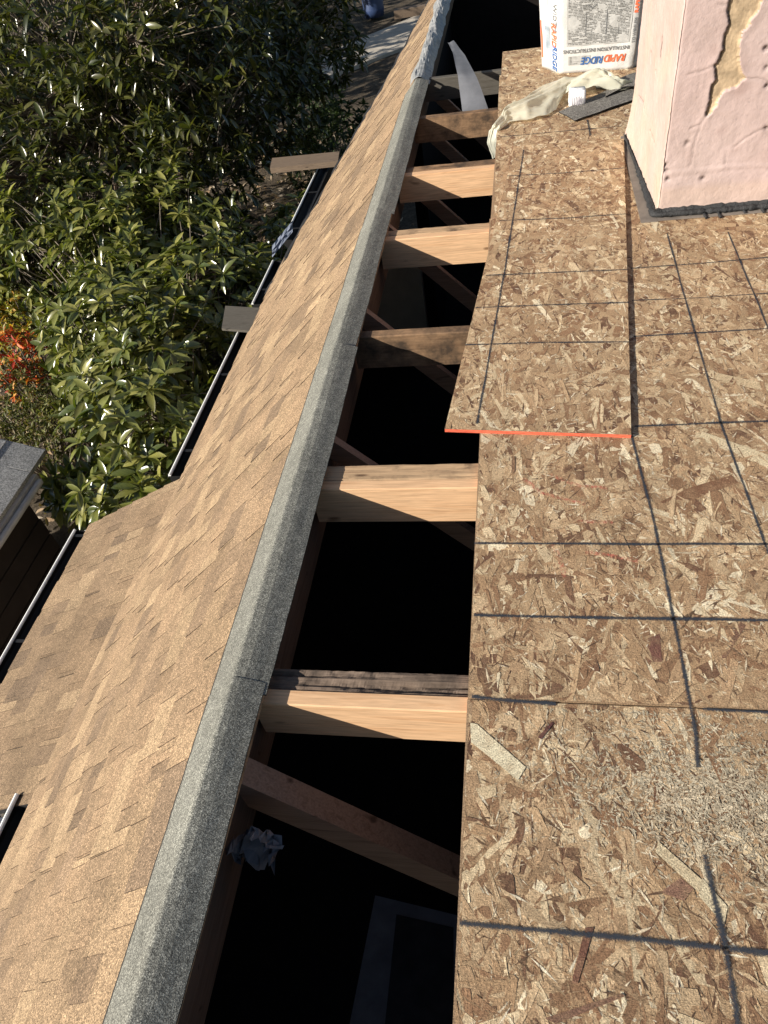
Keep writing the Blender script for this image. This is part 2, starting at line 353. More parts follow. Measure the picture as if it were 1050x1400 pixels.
# ridge cap pieces
def cap_piece(y0, y1, jr, lift):
    m = MB(); rows = []; n = max(8, int((y1 - y0) / .035))
    for i in range(n + 1):
        y = y0 + (y1 - y0) * i / n
        xr = -.578 + jr + .006 * N1(y * 2.1, 4) + .0022 * N1(y * 34, 1)
        sl_ = .135 + .008 * N1(y * 1.7, 9) + .0025 * N1(y * 30, 7)
        z = .026 + lift + .002 * N1(y * 1.3, 2)
        prof = [(xr, z - .020), (xr - .02, z - .0135), (xr - .04, z - .006), (xr - .055, z - .0015)]
        for k in range(7):                     # bend over the ridge
            a = A1 * k / 6; prof.append((FX - .016 * math.sin(a) + .006, z + .001 - .016 * (1 - math.cos(a))))
        bx, bz = prof[-1]
        for q in (.33, .66, 1.0):
            prof.append((bx + D1.x * (sl_ - .02) * q, bz + D1.z * (sl_ - .02) * q - .003 * q))
        rows.append([(x, y, zz + .0012 * N1(x * 40, y * 30)) for x, zz in prof])
    m.grid([r[::-1] for r in rows])
    low = [[(p[0], p[1], p[2] - .0035) for p in r] for r in rows]
    m.grid([[r[-1], (r[-1][0] + D1.x * .007 - .001, r[-1][1], r[-1][2] + D1.z * .007 - .002)] for r in rows], mat=1)
    m.grid(low, mat=1)
    for k in (0, -1):
        m.grid([[a[k], b[k]] if k == 0 else [b[k], a[k]] for a, b in zip(rows, low)], mat=1)
    for k in (0, -1): m.grid([rows[k], low[k]], mat=1)
    return m.build('ridge_cap', ['cap', 'asphalt'], house, False, label='grey granulated ridge cap length')
seams = [YA, .83, 2.24, 3.42, 5.5]
for k, (a, b) in enumerate(zip(seams, seams[1:])): cap_piece(a - (.03 if k else 0), b, [-.004, .003, -.008, .004][k], .0035 * (3 - k))
# ridge board and strips of old sheathing under the cap
m = MB(); m.box(-.675, -.635, YA, 9.7, -.26, -.025); m.build('ridge_board', 'ridge', house)
m = MB(); m.box(-.632, -.592, YA, 5.5, -.018, .008); m.build('ridge_strip', 'oldfir', house)
# rafters: (near y of new timber, far y of old timber)
def rafter(y0, y1, mat, name, x0=-.619, x1=2.3, zt=-.0125, d=.14, sag=0.0, rough=0.0, label=None):
    m = MB(); n = (110 if rough > .01 else 40) if rough else 12; xs = np.concatenate([np.linspace(x0, .1, n), [x1]])
    rows = []
    for x in xs:
        r = lambda k: (rough * N1(x * 13, k, y0 * 3) + rough * .6 * N1(x * 45, k, y0)) if rough < .01 else (rough * .7 * N1(x * 4, k, y0 * 3) + rough * .25 * N1(x * 60, k, y0))
        bz = zt - .0 + .0 * x
        c = .003
        ring = [(x, y0 + r(1), bz - d), (x, y1 + r(2), bz - d), (x, y1 + r(2), bz - c + r(5) * .3), (x, y1 - c, bz - abs(r(3)))]
        if rough:
            for q in (.86, .72, .58, .44, .3, .16): ring.append((x, y0 + (y1 - y0) * q, bz - (abs(rough * 1.6 * N1(x * 9, q * 31, y0)) if rough < .01 else max(0, rough * 2.2 * N1(x * 2.4, q * 31, y0) + rough * .35 * N1(x * 50, q * 60)))))
        ring += [(x, y0 + c, bz - abs(r(4))), (x, y0 + r(1) * .4, bz - c)]
        rows.append(ring)
    m.grid([r[::-1] for r in rows], close=True)
    i0 = 0; k = len(rows[0]); m.face(range(k)[::-1] if False else list(range(k))); L = (len(rows) - 1) * k; m.face([L + j for j in range(k)][::-1])
    return m.build(name, mat, house, label=label)
RAF = [(-.85, -.81, -.77, 'fir', 'oldfir'), (.0, .04, .09, 'fir', 'oldfir'), (.792, .832, .892, 'fir', 'char'), (1.508, 1.548, 1.616, 'fir', 'oldfir'), (2.344, 2.39, None, 'brownfir', None),
       (3.155, 3.197, 3.256, 'fir', 'oldfir'), (3.90, 3.945, 4.02, 'fir', 'brownfir'), (4.79, 4.845, None, 'brownfir', None), (5.60, 5.65, None, 'plank', None)]
RAF = RAF[2:] if False else [r for r in RAF if r[0] > .5 or r[0] < -.5]
for (a, b, c, mn, mo) in RAF:
    rafter(a, b, mn, 'rafter', label='stained brown roof rafter' if mn == 'brownfir' else None)
    if c: rafter(b + .002, c, mo, 'old_rafter', zt=-.0125 + (.0 if mo != 'char' else -.004), x0=-.617, d=.13, rough=.013 if mo == 'char' else .0025,
                 label='blackened splintered old rafter' if mo == 'char' else 'grey weathered old rafter beside the new timber')
# older braces running steeply down below the rafters
def brace(y, ang, zt=-.05, w=.055, d=.09, L=1.9):
    m = MB(); a = math.radians(ang); dx, dz = math.cos(a), -math.sin(a); nx, nz = math.sin(a), math.cos(a)
    P0 = Vector((-.622, 0, zt)); pts = []
    for t in (0, L):
        for (yy, n) in ((y, -d), (y + w, -d), (y + w, 0), (y, 0)): pts.append((P0.x + dx * t + nx * n, yy, P0.z + dz * t + nz * n))
    m.hexa([pts[0], pts[4], pts[5], pts[1]], [pts[3], pts[7], pts[6], pts[2]]); m.build('brace', 'strut', house)
brace(.625, 49.5, -.06, .062, .10)
for y in (1.80, 2.62, 3.42, 4.12, 5.02, 5.78): brace(y, 46, -.055, .032, .07)
# deck panels
def panel(x0, x1, y0, y1, z=0.0, skewx=(0, 0), parent=house, thick=.0118, edges=('osb_edge',) * 4, name='deck_panel'):
    m = MB(); a, b = skewx
    bcol = (.36, .24, .145)
    bt = [(x0 + a, y0, z - thick), (x1 + a, y0, z - thick), (x1 + b, y1, z - thick), (x0 + b, y1, z - thick)]; tp = [(p[0], p[1], z) for p in bt]
    ms = ['osb'] + list(dict.fromkeys(edges))
    i = 0; m.v = bt + tp
    m.face((3, 2, 1, 0), bcol, 0); m.face((4, 5, 6, 7), bcol, 0)
    for q, e in zip(((0, 1, 5, 4), (1, 2, 6, 5), (2, 3, 7, 6), (3, 0, 4, 7)), edges): m.face(q, bcol, ms.index(e))
    return m.build(name, ms, parent)
STR_COL = np.array([(.49, .335, .195), (.58, .42, .255), (.39, .25, .14), (.275, .155, .085), (.155, .08, .048), (.70, .55, .35), (.82, .70, .49), (.44, .29, .168)])
STR_P = np.array([.20, .17, .18, .135, .06, .10, .045, .11])
def strands(x0, x1, y0, y1, z, nper, parent, inv=None, name='wood_strands', big=1.0, fuzz=None):
    n = int((x1 - x0) * (y1 - y0) * nper)
    L = np.clip(rng.lognormal(math.log(.062 * big), .6, n), .014, .19); Wd = np.clip(L * rng.uniform(.10, .36, n), .005, .034)
    cx = rng.uniform(x0, x1, n); cy = rng.uniform(y0, y1, n)
    th = np.where(rng.random(n) < .62, rng.normal(math.pi / 2 + .15, .42, n), rng.uniform(0, math.pi, n))
    if fuzz is not None:
        k = np.exp(-(((cx - fuzz[0]) / fuzz[2]) ** 2 + ((cy - fuzz[1]) / fuzz[3]) ** 2)); f = rng.random(n) < k * .95
        L[f] *= .35; Wd[f] = np.clip(L[f] * .25, .003, .006)
    ca, sa = np.cos(th), np.sin(th)
    tu = np.array([-.5, -.47, .0, .47, .5, .44, .02, -.43]); tv = np.array([-.2, .42, .5, .45, -.1, -.48, -.5, -.46])
    U = tu[None, :] * L[:, None] * (1 + rng.normal(0, .05, (n, 8))); V = tv[None, :] * Wd[:, None] * (1 + rng.normal(0, .13, (n, 8)))
    bend = rng.normal(0, .06, n)[:, None] * (U ** 2) / L[:, None]
    X = np.clip(cx[:, None] + U * ca[:, None] - (V + bend) * sa[:, None], x0, x1); Y = np.clip(cy[:, None] + U * sa[:, None] + (V + bend) * ca[:, None], y0, y1)
    hz = rng.uniform(.0001, .0011, n)[:, None] + rng.normal(0, .00045, n)[:, None] * tu[None, :] * 2 + rng.normal(0, .0004, n)[:, None] * tv[None, :] * 2
    if inv is not None: X, Y = inv(X, Y)
    Vt = np.stack([X, Y, z + hz], -1).reshape(-1, 3)
    Fq = np.arange(n * 8).reshape(n, 8)[:, ::-1]
    ci = rng.choice(len(STR_COL), n, p=STR_P); col = STR_COL[ci] * rng.uniform(.85, 1.14, (n, 1))
    if fuzz is not None: col[f] = np.array((.52, .41, .27)) * rng.uniform(.72, 1.2, (int(f.sum()), 1))
    off = rng.uniform(0, 50, (n, 2)); uv = np.stack([U + off[:, :1], V + off[:, 1:]], -1)[:, ::-1]
    return arr_mesh(name, Vt, Fq, col, 'osb', parent, 'stuff', uv=uv.reshape(-1, 2))
def slivers(cx, cy, L, Wd, th, z, col, parent, inv=None, name='wood_and_shade_slivers'):
    n = len(cx); ca, sa = np.cos(th), np.sin(th); tu = np.array([-.5, .0, .5, .05]); tv = np.array([0, .5, 0, -.5])
    U = tu[None] * L[:, None] * (1 + rng.normal(0, .1, (n, 4))); V = tv[None] * Wd[:, None]
    X = cx[:, None] + U * ca[:, None] - V * sa[:, None]; Y = cy[:, None] + U * sa[:, None] + V * ca[:, None]
    hz = rng.uniform(.0008, .0016, n)[:, None] + rng.normal(0, .0005, n)[:, None] * tu[None]
    if inv is not None: X, Y = inv(X, Y)
    off = rng.uniform(0, 50, (n, 2)); uv = np.stack([U + off[:, :1], V + off[:, 1:]], -1)
    return arr_mesh(name, np.stack([X, Y, z + hz], -1).reshape(-1, 3), np.arange(n * 4).reshape(n, 4)[:, ::-1], col, 'osb', parent, 'stuff', uv=uv[:, ::-1].reshape(-1, 2))
def sliv(x0, x1, y0, y1, z, nper, parent, inv=None):
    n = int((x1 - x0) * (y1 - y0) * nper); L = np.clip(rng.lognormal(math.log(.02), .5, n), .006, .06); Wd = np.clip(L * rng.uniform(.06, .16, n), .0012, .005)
    pal = np.array([(.10, .055, .035), (.15, .085, .05), (.74, .62, .44), (.82, .73, .55), (.60, .46, .29), (.22, .125, .07)]); ci = rng.choice(6, n, p=[.22, .2, .16, .1, .16, .16])  # dark slivers are painted shadow gaps, pale ones are wood
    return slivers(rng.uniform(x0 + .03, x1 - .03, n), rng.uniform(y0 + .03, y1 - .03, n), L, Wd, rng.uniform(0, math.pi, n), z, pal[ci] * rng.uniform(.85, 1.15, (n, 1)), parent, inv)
JX = 1.105
p1 = panel(-.113, JX, -1.61, .817, skewx=(.004, -.002), edges=('osb_edge', 'osb', 'osb', 'osb_edge')); p2 = panel(-.114, JX, .8205, 3.262, z=.0012, skewx=(0, -.004), edges=('osb', 'osb', 'osb', 'osb_edge')); p3 = panel(-.105, JX, 3.266, 5.45, skewx=(-.008, .016))
p4 = panel(-.089, JX, 5.455, 6.02, z=-.003, skewx=(0, .006))
for y0, y1 in ((-1.61, .60), (.605, 3.045), (3.05, 6.0)): panel(JX + .004, 2.32, y0, y1)
strands(-.11, 1.05, .0, .815, .0, 6500, p1, fuzz=(.36, .60, .24, .16)); strands(-.112, JX - .003, .8225, 3.26, .0012, 5200, p2); strands(-.10, JX - .003, 3.268, 5.44, .0, 4200, p3); strands(-.085, JX - .003, 5.457, 6.015, -.003, 4000, p4)
strands(JX + .005, 2.0, .61, 3.04, .0, 2500, p2)
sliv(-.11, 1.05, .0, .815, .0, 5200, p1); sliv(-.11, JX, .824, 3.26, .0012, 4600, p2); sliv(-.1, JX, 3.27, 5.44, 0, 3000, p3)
_n = 5200; _g = rng.normal(0, 1, (_n, 2)); _fx = np.clip(.40 + .16 * _g[:, 0], -.05, 1.0); _fy = np.clip(.63 + .075 * _g[:, 1] - .12 * (_fx - .4), .3, .80); _L = rng.uniform(.005, .016, _n)
slivers(_fx, _fy, _L, _L * rng.uniform(.2, .4, _n), rng.uniform(0, 3.14, _n), .0003, np.array((.62, .53, .38)) * rng.uniform(.55, 1.25, (_n, 1)), p1, name='scuffed_fibres')
# a few strands that stand out singly
def strand_at(pts, col, parent, z=.0022):
    P = [atz(*p, z) for p in pts]; m = MB(); uv = [(p[0] * .8 + p[1] * .6, -p[0] * .6 + p[1] * .8) for p in P]
    m.poly([(p[0], p[1], z + .0003 * i) for i, p in enumerate(P)], col, 0, uv); m.build('strand', 'osb', parent)
for pts, col, pa in [([(643, 988), (652, 990), (719, 1049), (708, 1067), (644, 1015)], (.80, .71, .50), p1), ([(735, 1008), (754, 987), (757, 989), (740, 1011)], (.10, .035, .035), p1),
        ([(781, 1345), (800, 1268), (812, 1268), (790, 1345)], (.17, .075, .05), p1), ([(745, 1392), (850, 1358), (855, 1362), (760, 1400)], (.22, .12, .08), p1), ([(926, 862), (930, 845), (952, 833), (935, 858)], (.08, .05, .03), p2),
        ([(895, 690), (955, 680), (1010, 660), (1000, 650), (940, 668)], (.20, .10, .055), p2), ([(955, 600), (1050, 640), (1050, 622), (960, 590)], (.70, .58, .38), p2), ([(885, 905), (886, 868), (902, 865), (905, 905)], (.18, .08, .06), p2),
        ([(880, 690), (925, 705), (926, 712), (880, 697)], (.74, .62, .42), p2), ([(985, 900), (1012, 850), (1020, 855), (992, 900)], (.19, .10, .065), p2), ([(900, 1150), (962, 1205), (955, 1220), (896, 1165)], (.66, .55, .36), p1),
        ([(960, 1200), (995, 1240), (990, 1265), (955, 1225)], (.72, .62, .42), p1), ([(903, 1220), (930, 1200), (948, 1215), (935, 1232)], (.24, .13, .09), p1), ([(975, 520), (1050, 535), (1050, 525), (980, 510)], (.62, .48, .3), p2)]:
    if pts[0][1] > 300: strand_at(pts, col, pa)
# chalk lines
def chalk(pts, w, parent, z=.0036, mat='chalk', name='chalk_line', inv=None):
    m = MB(); P = []
    for (a, b) in zip(pts, pts[1:]):
        a = np.array(a); b = np.array(b); n = max(2, int(np.linalg.norm(b - a) / .03))
        for k in range(n): P.append(a + (b - a) * k / n)
    P.append(np.array(pts[-1])); i0 = 0; ln = 0
    for i, p in enumerate(P):
        q = P[min(i + 1, len(P) - 1)] - P[max(i - 1, 0)]; q = q / np.linalg.norm(q); nn = np.array([-q[1], q[0]]); ww = w * .95 * (1 + .25 * N1(p[0] * 9, p[1] * 9, w * 90)); dd = .0015 * N1(p[0] * 6, p[1] * 6)
        for s in (-1, 1): m.v.append((p[0] + nn[0] * (s * ww + dd), p[1] + nn[1] * (s * ww + dd), z))
    for i in range(len(P) - 1):
        u = i * .03; m.face((2 * i, 2 * i + 2, 2 * i + 3, 2 * i + 1), (1, 1, 1), 0, [(u, -1), (u + .03, -1), (u + .03, 1), (u, 1)])
    # thin strip lies on the panel
    return m.build(name, mat, parent)
def pxl(*q): return [tuple(atz(*p)[:2]) for p in q]
def clipx(a, b):   # extend a pixel line right of the picture
    return a, b
for q, w, pa in [([(628, 1263), (840, 1282), (1050, 1304), (1300, 1328)], .0075, p1), ([(648, 744), (850, 745), (1050, 745), (1400, 745)], .0065, p2), ([(648, 842), (850, 846), (1050, 849), (1400, 853)], .0075, p2),
        ([(645, 953), (700, 959), (760, 964)], .008, p2), ([(960, 970), (1050, 975), (1150, 980)], .006, p2), ([(868, 584), (960, 580), (1050, 577), (1400, 566)], .0075, p2), ([(866, 461), (960, 456), (1050, 450), (1400, 428)], .006, p2), ([(864, 412), (960, 408), (1050, 402), (1400, 380)], .005, p2),
        ([(862, 368), (960, 361), (1050, 353)], .006, p2), ([(860, 585), (895, 720), (925, 870), (950, 1000), (953, 1050)], .0065, p2), ([(962, 1170), (985, 1270), (1000, 1345), (1008, 1400), (1030, 1500)], .0085, p1),
        ([(912, 320), (945, 440), (985, 580), (1035, 715), (1100, 900)], .0055, p2), ([(995, 318), (1050, 450), (1130, 640)], .005, p2), ([(684, 188), (760, 181), (850, 173)], .006, p3), ([(803, 165), (807, 186)], .008, p3)]:
    chalk(pxl(*q), w, pa)
for q in ([(756, 745), (765, 765), (772, 790)], [(800, 756), (840, 762), (872, 768)], [(790, 714), (838, 715)], [(752, 650), (790, 665), (830, 668)], [(715, 655), (740, 675), (800, 690)]): chalk(pxl(*q), .006, p2, mat='redchalk', name='red_mark')
# gutters
def gutter(x, z, y0, y1, w=.13, d=.09, dark='gut_dark', label=None):
    m = MB(); t = .004
    prof = [(0, 0), (0, -d), (-w * .75, -d), (-w, -d * .5), (-w, .002), (-w + .018, .006)]
    out = [(x + a, z + b) for a, b in prof]; inn = [(x - t if i < 2 else x + a + t, z + b + (t if 0 < i < 3 else 0)) for i, (a, b) in enumerate(prof)]
    rows = [[(a, y, b) for a, b in out] for y in (y0, y1)]; rin = [[(a, y, b) for a, b in inn[:5]] for y in (y0, y1)]
    m.grid(rows, mat=0); m.grid([r[::-1] for r in rin], mat=1)
    m.tube([(x - w + .006, y0, z + .004), (x - w + .006, y1, z + .005)], .0105, 8, mat=0)
    for y in (y0, y1): m.poly([(a, y, b) for a, b in out[:5]], mat=1)
    o = m.build('gutter', ['gut_white', dark], house, label=label)
    for k in range(int((y1 - y0) / .9) + 1):
        b = MB(); yy = y0 + .25 + k * .9
        if yy < y1 - .05: b.box(x - w + .002, x + .002, yy, yy + .022, z - .004, z + .001); b.build('bracket', dark, o)
    return o
E1 = S1(L1, 0); E2 = S2(NE * EXA, 0)
gutter(E1.x + .005, E1.z - .035, EY1 + .06, 5.2); gutter(E1.x + .005, E1.z - .04, 5.5, 6.3); gutter(E1.x + .005, E1.z - .045, 6.75, 8.85, label='thin dim gutter length beyond the debris')
gutter(E1.x + .005, E1.z - .04, -1.5, EY0 + .05); gutter(E2.x + .004, E2.z - .025, EY0, EY1 - .03)
# eave fascia and house body
m = MB(); m.box(E1.x + .012, E1.x + .032, YA, 9.0, E1.z - .17, E1.z - .035); m.build('fascia', 'gut_dark', house)
m = MB(); m.box(E1.x + .25, E1.x + .40, YA, 5.8, GZ - .1, E1.z - .05); m.build('wall', 'wall', house)
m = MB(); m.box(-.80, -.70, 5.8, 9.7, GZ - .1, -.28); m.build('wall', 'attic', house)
m = MB(); m.box(E1.x + .40, -.80, 5.7, 5.8, GZ - .1, -1.2); m.build('wall', 'wall', house)
m = MB(); m.box(2.25, 2.4, YA, 9.7, GZ - .1, -.16); m.build('wall', 'wall', house)
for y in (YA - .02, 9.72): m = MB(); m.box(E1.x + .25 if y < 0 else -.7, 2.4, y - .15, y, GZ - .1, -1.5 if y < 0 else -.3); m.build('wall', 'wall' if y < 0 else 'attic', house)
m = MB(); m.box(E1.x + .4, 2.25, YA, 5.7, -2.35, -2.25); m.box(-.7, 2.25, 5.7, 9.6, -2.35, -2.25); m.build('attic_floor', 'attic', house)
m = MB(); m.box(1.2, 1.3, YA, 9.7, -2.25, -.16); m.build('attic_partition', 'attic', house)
# apron side supports
m = MB(); m.hexa([S2(.0, EY1 - .03, -.15), S2(.88, EY1 - .03, -.09), S2(.88, EY1, -.09), S2(.0, EY1, -.15)][::-1], [S2(0, EY1 - .03, -.031), S2(.88, EY1 - .03, -.031), S2(.88, EY1, -.031), S2(0, EY1, -.031)][::-1]); m.build('rake_board', 'plank2', house)
# black felt ragged strip along the cut-back edge
m = MB(); rows = []
for y in np.linspace(5.6, 9.7, 90):
    e = cut(y); w1 = .07 + .035 * N1(y * 3.1) + .025 * N1(y * 11)
    rows.append([S1(e - .05, y, .004), S1(e + .02, y, .012 + .008 * N1(y * 6, 2)), S1(e + w1, y, .012 + .03 * N1(y * 5, 4)), S1(e + w1 + .03 * abs(N1(y * 17)), y, -.01 + .03 * N1(y * 7, 8))])
m.grid(rows); m.build('felt_edge', 'felt', house, label='ragged black felt along the cut back eave')
# chimney -------------------------------------------------------------
CHX, CHY, CHY2, CHX2 = .588, 3.144, 4.125, 1.45
def c5(x, y): return (840 + x / 4.243, y / 4.243)
PATCH = [(668, -400), (660, -60), (668, 0), (655, 60), (668, 140), (640, 200), (630, 300), (590, 370), (580, 385), (590, 460), (565, 510), (550, 600), (530, 670), (560, 650), (600, 590), (630, 530), (700, 505), (740, 470), (760, 455), (735, 420), (720, 330), (725, 250), (740, 190), (790, 130), (845, 30), (870, -60), (900, -400)]
PW = [tuple(aty(*c5(*p), CHY)[[0, 2]]) for p in PATCH]
def toF(L): return [tuple(aty(*c5(*p), CHY)[[0, 2]]) for p in L]
CR = [toF(l) for l in ([(590, 370), (520, 410), (430, 430)], [(755, 455), (820, 455), (891, 475), (960, 470)], [(530, 670), (500, 720), (460, 850), (440, 960)], [(700, 850), (760, 800), (830, 760), (891, 735), (960, 700)], [(640, 950), (650, 880)], [(440, 745), (500, 720)], [(600, 20), (650, 30)])]
RID = toF([(330, 1005), (500, 990), (700, 965), (891, 960), (1100, 950)]); PITS = toF([(885, 280), (885, 390), (885, 500), (885, 745), (515, 1035), (425, 830), (300, 990), (310, 1040), (295, 960)])
DARK = toF([(668, 0), (655, 60), (668, 140), (640, 200), (630, 300), (590, 370), (580, 385), (590, 460), (565, 510), (550, 600), (530, 670)])
def segd(X, Z, L):
    d = np.full(X.shape, 9.0)
    for (ax, az), (bx, bz) in zip(L, L[1:]):
        vx, vz = bx - ax, bz - az; t = np.clip(((X - ax) * vx + (Z - az) * vz) / (vx * vx + vz * vz + 1e-12), 0, 1)
        d = np.minimum(d, np.hypot(X - ax - t * vx, Z - az - t * vz))
    return d
def inpoly(X, Z, L):
    c = np.zeros(X.shape, bool)
    for (ax, az), (bx, bz) in zip(L, L[1:] + L[:1]):
        with np.errstate(divide='ignore', invalid='ignore'):
            c ^= ((az > Z) != (bz > Z)) & (X < (bx - ax) * (Z - az) / (bz - az + 1e-12) + ax)
    return c
def vnoise(A, B, s, k): return np.array([N1(a * s, b * s, k) for a, b in zip(A.ravel(), B.ravel())]).reshape(A.shape)
xg = np.arange(CHX, 1.10, .0045); zg = np.arange(-.02, 1.02, .0045); X, Z = np.meshgrid(xg, zg)
wob = .006 * vnoise(X, Z, 40, 1) + .004 * vnoise(X, Z, 90, 2)
inn = inpoly(X + wob, Z - wob, PW); edge = segd(X + wob, Z, PW + PW[:1])
dep = .0026 * vnoise(X, Z, 7, 3) + .0012 * vnoise(X, Z, 24, 4) + .0006 * vnoise(X, Z, 70, 5)
dep = np.where(inn, -.008 + dep * .7 + .0015 * vnoise(X, Z, 120, 8), dep + .0015 * np.exp(-(edge / .02) ** 2))
colr = np.empty(X.shape + (3,)); k1 = vnoise(X, Z, 3.5, 11)[..., None]
colr[:] = np.array((.48, .38, .36)); colr += k1 * np.array((.05, .05, .05)) - .10 * np.clip(vnoise(X, Z, 14, 31) - .25, 0, 1)[..., None]
low = np.clip((.13 - Z) / .03, 0, 1)[..., None]; colr = colr * (1 - low * .75) + np.array((.51, .395, .34)) * low * .75
bare = np.array((.42, .325, .215)) * (1 + .35 * vnoise(X, Z, 30, 13)[..., None] + .2 * vnoise(X, Z, 110, 14)[..., None])
colr = np.where(inn[..., None], bare, colr)
for L in CR:
    d = segd(X + wob * .7, Z + wob * .7, L); k = np.exp(-(d / .003) ** 2); dep += -.0014 * k + .0006 * np.exp(-(((d - .012)) / .008) ** 2); colr *= (1 - .22 * k)[..., None]
d = segd(X + wob * .5, Z, DARK); k = np.exp(-(d / .0045) ** 2); dep -= .003 * k; colr *= (1 - .55 * k)[..., None]
d = segd(X, Z + wob * .6, RID); dep += .0013 * np.exp(-(d / .009) ** 2) - .0006 * np.exp(-((d - .016) / .006) ** 2)
for (px_, pz_) in PITS: kk = np.exp(-((np.hypot(X - px_, Z - pz_) + wob) / .009) ** 2); dep -= .008 * kk; colr *= (1 - .6 * kk)[..., None]
edgeR = np.exp(-((X - CHX) / .006) ** 2); Yg = CHY - dep + .006 * edgeR
Xg = X + 0
nr, nc = X.shape; V = np.stack([Xg, Yg, Z], -1).reshape(-1, 3)
I = np.arange(nr * nc).reshape(nr, nc); Fq = np.stack([I[:-1, :-1], I[:-1, 1:], I[1:, 1:], I[1:, :-1]], -1).reshape(-1, 4)
fc = colr[:-1, :-1].reshape(-1, 3)
# left face
yg = np.arange(CHY, CHY2, .006); Y2, Z2 = np.meshgrid(yg, zg); w2 = .006 * vnoise(Y2, Z2, 30, 21)
dl = .0035 * vnoise(Y2, Z2, 6, 23) + .002 * vnoise(Y2, Z2, 26, 24) + .0012 * vnoise(Y2, Z2, 70, 25)
fl = np.clip((.24 - Z2) / .24, 0, 1) ** 1.6 * np.clip((Y2 - CHY) / .9, 0, 1) * .03
cl = np.empty(Y2.shape + (3,)); cl[:] = np.array((.46, .355, .32)); crm = np.clip(.55 * (1 - Z2 / .5) + .9 * vnoise(Y2, Z2, 5, 27), 0, 1)[..., None]; cl = cl * (1 - crm * .8) + np.array((.465, .385, .295)) * crm * .8
SL = [[tuple(atx(*c5(*p), CHX)[[1, 2]]) for p in l] for l in ([(277, 222), (270, 290), (267, 330)], [(212, 305), (212, 365)], [(140, 560), (165, 600), (178, 660)], [(205, 760), (235, 850)], [(240, 410), (245, 440)])]
for i, L in enumerate(SL):
    d = segd(Y2, Z2 + w2 * .3, L); k = np.exp(-(d / (.008 if i == 0 else .005)) ** 2); dl -= .006 * k; cl *= (1 - (.85 if i == 0 else .4) * k)[..., None]
e2 = np.exp(-((Y2 - CHY) / .006) ** 2)
V2 = np.stack([CHX - dl - fl + .004 * e2, Y2, Z2], -1).reshape(-1, 3); nr2, nc2 = Y2.shape
I2 = np.arange(nr2 * nc2).reshape(nr2, nc2) + len(V); F2 = np.stack([I2[:-1, :-1], I2[1:, :-1], I2[1:, 1:], I2[:-1, 1:]], -1).reshape(-1, 4)
VV = np.concatenate([V, V2]); FF = np.concatenate([Fq, F2]); CC = np.concatenate([fc, cl[:-1, :-1].reshape(-1, 3)])
chim = arr_mesh('chimney', VV, FF, CC, 'stucco', house, smooth=True); chim['label'] = 'pink stucco chimney with a bare patch and cracks'
m = MB(); m.box(CHX + .012, CHX2, CHY + .015, CHY2, -.4, 1.85, col=(.66, .46, .41)); m.box(1.09, CHX2, CHY, CHY2, -.02, 1.85, col=(.66, .455, .405)); m.box(CHX, 1.095, CHY + .001, CHY2, 1.015, 1.85, col=(.66, .455, .405)); m.build('chimney_core', 'stucco', chim)
m = MB(); m.box(CHX - .05, CHX2 + .05, CHY - .05, CHY2 + .05, 1.85, 1.97, col=(.5, .45, .4)); m.build('chimney_crown', 'stucco', chim)
# flashing round the base
m = MB()
m.hexa([(CHX - .068, CHY - .052, .0035), (CHX - .002, CHY - .052, .0035), (CHX - .002, CHY2 - .02, .0035), (CHX - .05, CHY2 - .02, .0035)], [(CHX - .068, CHY - .052, .007), (CHX - .002, CHY - .052, .007), (CHX - .002, CHY2 - .02, .007), (CHX - .05, CHY2 - .02, .007)])
m.box(CHX - .003, CHX2, CHY - .046, CHY - .002, .004, .0062); m.build('flashing', 'flash', chim)
def lump(pts, r, n=7, seed=0, name='tar_bead', sz=.7):
    m = MB(); P = []
    for a, b in zip(pts, pts[1:]):
        a = Vector(a); b = Vector(b); k = int((b - a).length / .008)
        P += [a + (b - a) * i / k for i in range(k)]
    P.append(Vector(pts[-1])); rows = []
    for i, p in enumerate(P):
        q = (P[min(i + 1, len(P) - 1)] - P[max(0, i - 1)]).normalized(); side = q.cross(Vector((0, 0, 1))).normalized()
        rr = r * (1 + .5 * N1(i * .31, seed) + .35 * N1(i * .9, seed + 3))
        rows.append([p + side * math.cos(6.283 * j / n) * rr * (1 + .25 * N1(i * .7, j, seed)) + Vector((0, 0, math.sin(6.283 * j / n) * rr * sz * (1 + .3 * N1(i * .5, j, seed + 9)))) for j in range(n)])
    m.grid(rows, close=True); return m.build(name, 'tar', chim, True)
lump([(CHX - .012, CHY2 - .03, .014), (CHX - .010, CHY - .004, .016), (CHX + .02, CHY - .010, .016), (CHX2 - .05, CHY - .010, .016)], .017, 10, 1)
m = MB(); rows = []
for i in range(170):
    x = CHX - .004 + i * .005; t = .036 + .007 * N1(x * 20) + .004 * N1(x * 60)
    rows.append([(x, CHY - .012, .004), (x, CHY - .012 - .002 * N1(x * 30), t * .6), (x, CHY - .007, t), (x, CHY - .0005, t + .002)])
m.grid([r[::-1] for r in rows]); rows = []
for i in range(190):
    y = CHY - .004 + i * .005; t = .030 + .008 * N1(y * 20, 3) + .005 * N1(y * 60, 5)
    if y > CHY2: break
    rows.append([(CHX - .014 - .02 * max(0, (y - CHY)) , y, .004), (CHX - .011 - .03 * max(0, y - CHY), y, t * .6), (CHX - .004 - .035 * max(0, y - CHY), y, t)])
m.grid(rows); m.build('tar_skirt', 'tar', chim, True)
for x, l in ((.775, .03), (.83, .035), (1.0, .02), (.93, .015)):
    lump([(x, CHY - .02, .01), (x + .004, CHY - .03 - l, .006)], .007, 6, int(x * 50), 'tar_drip')

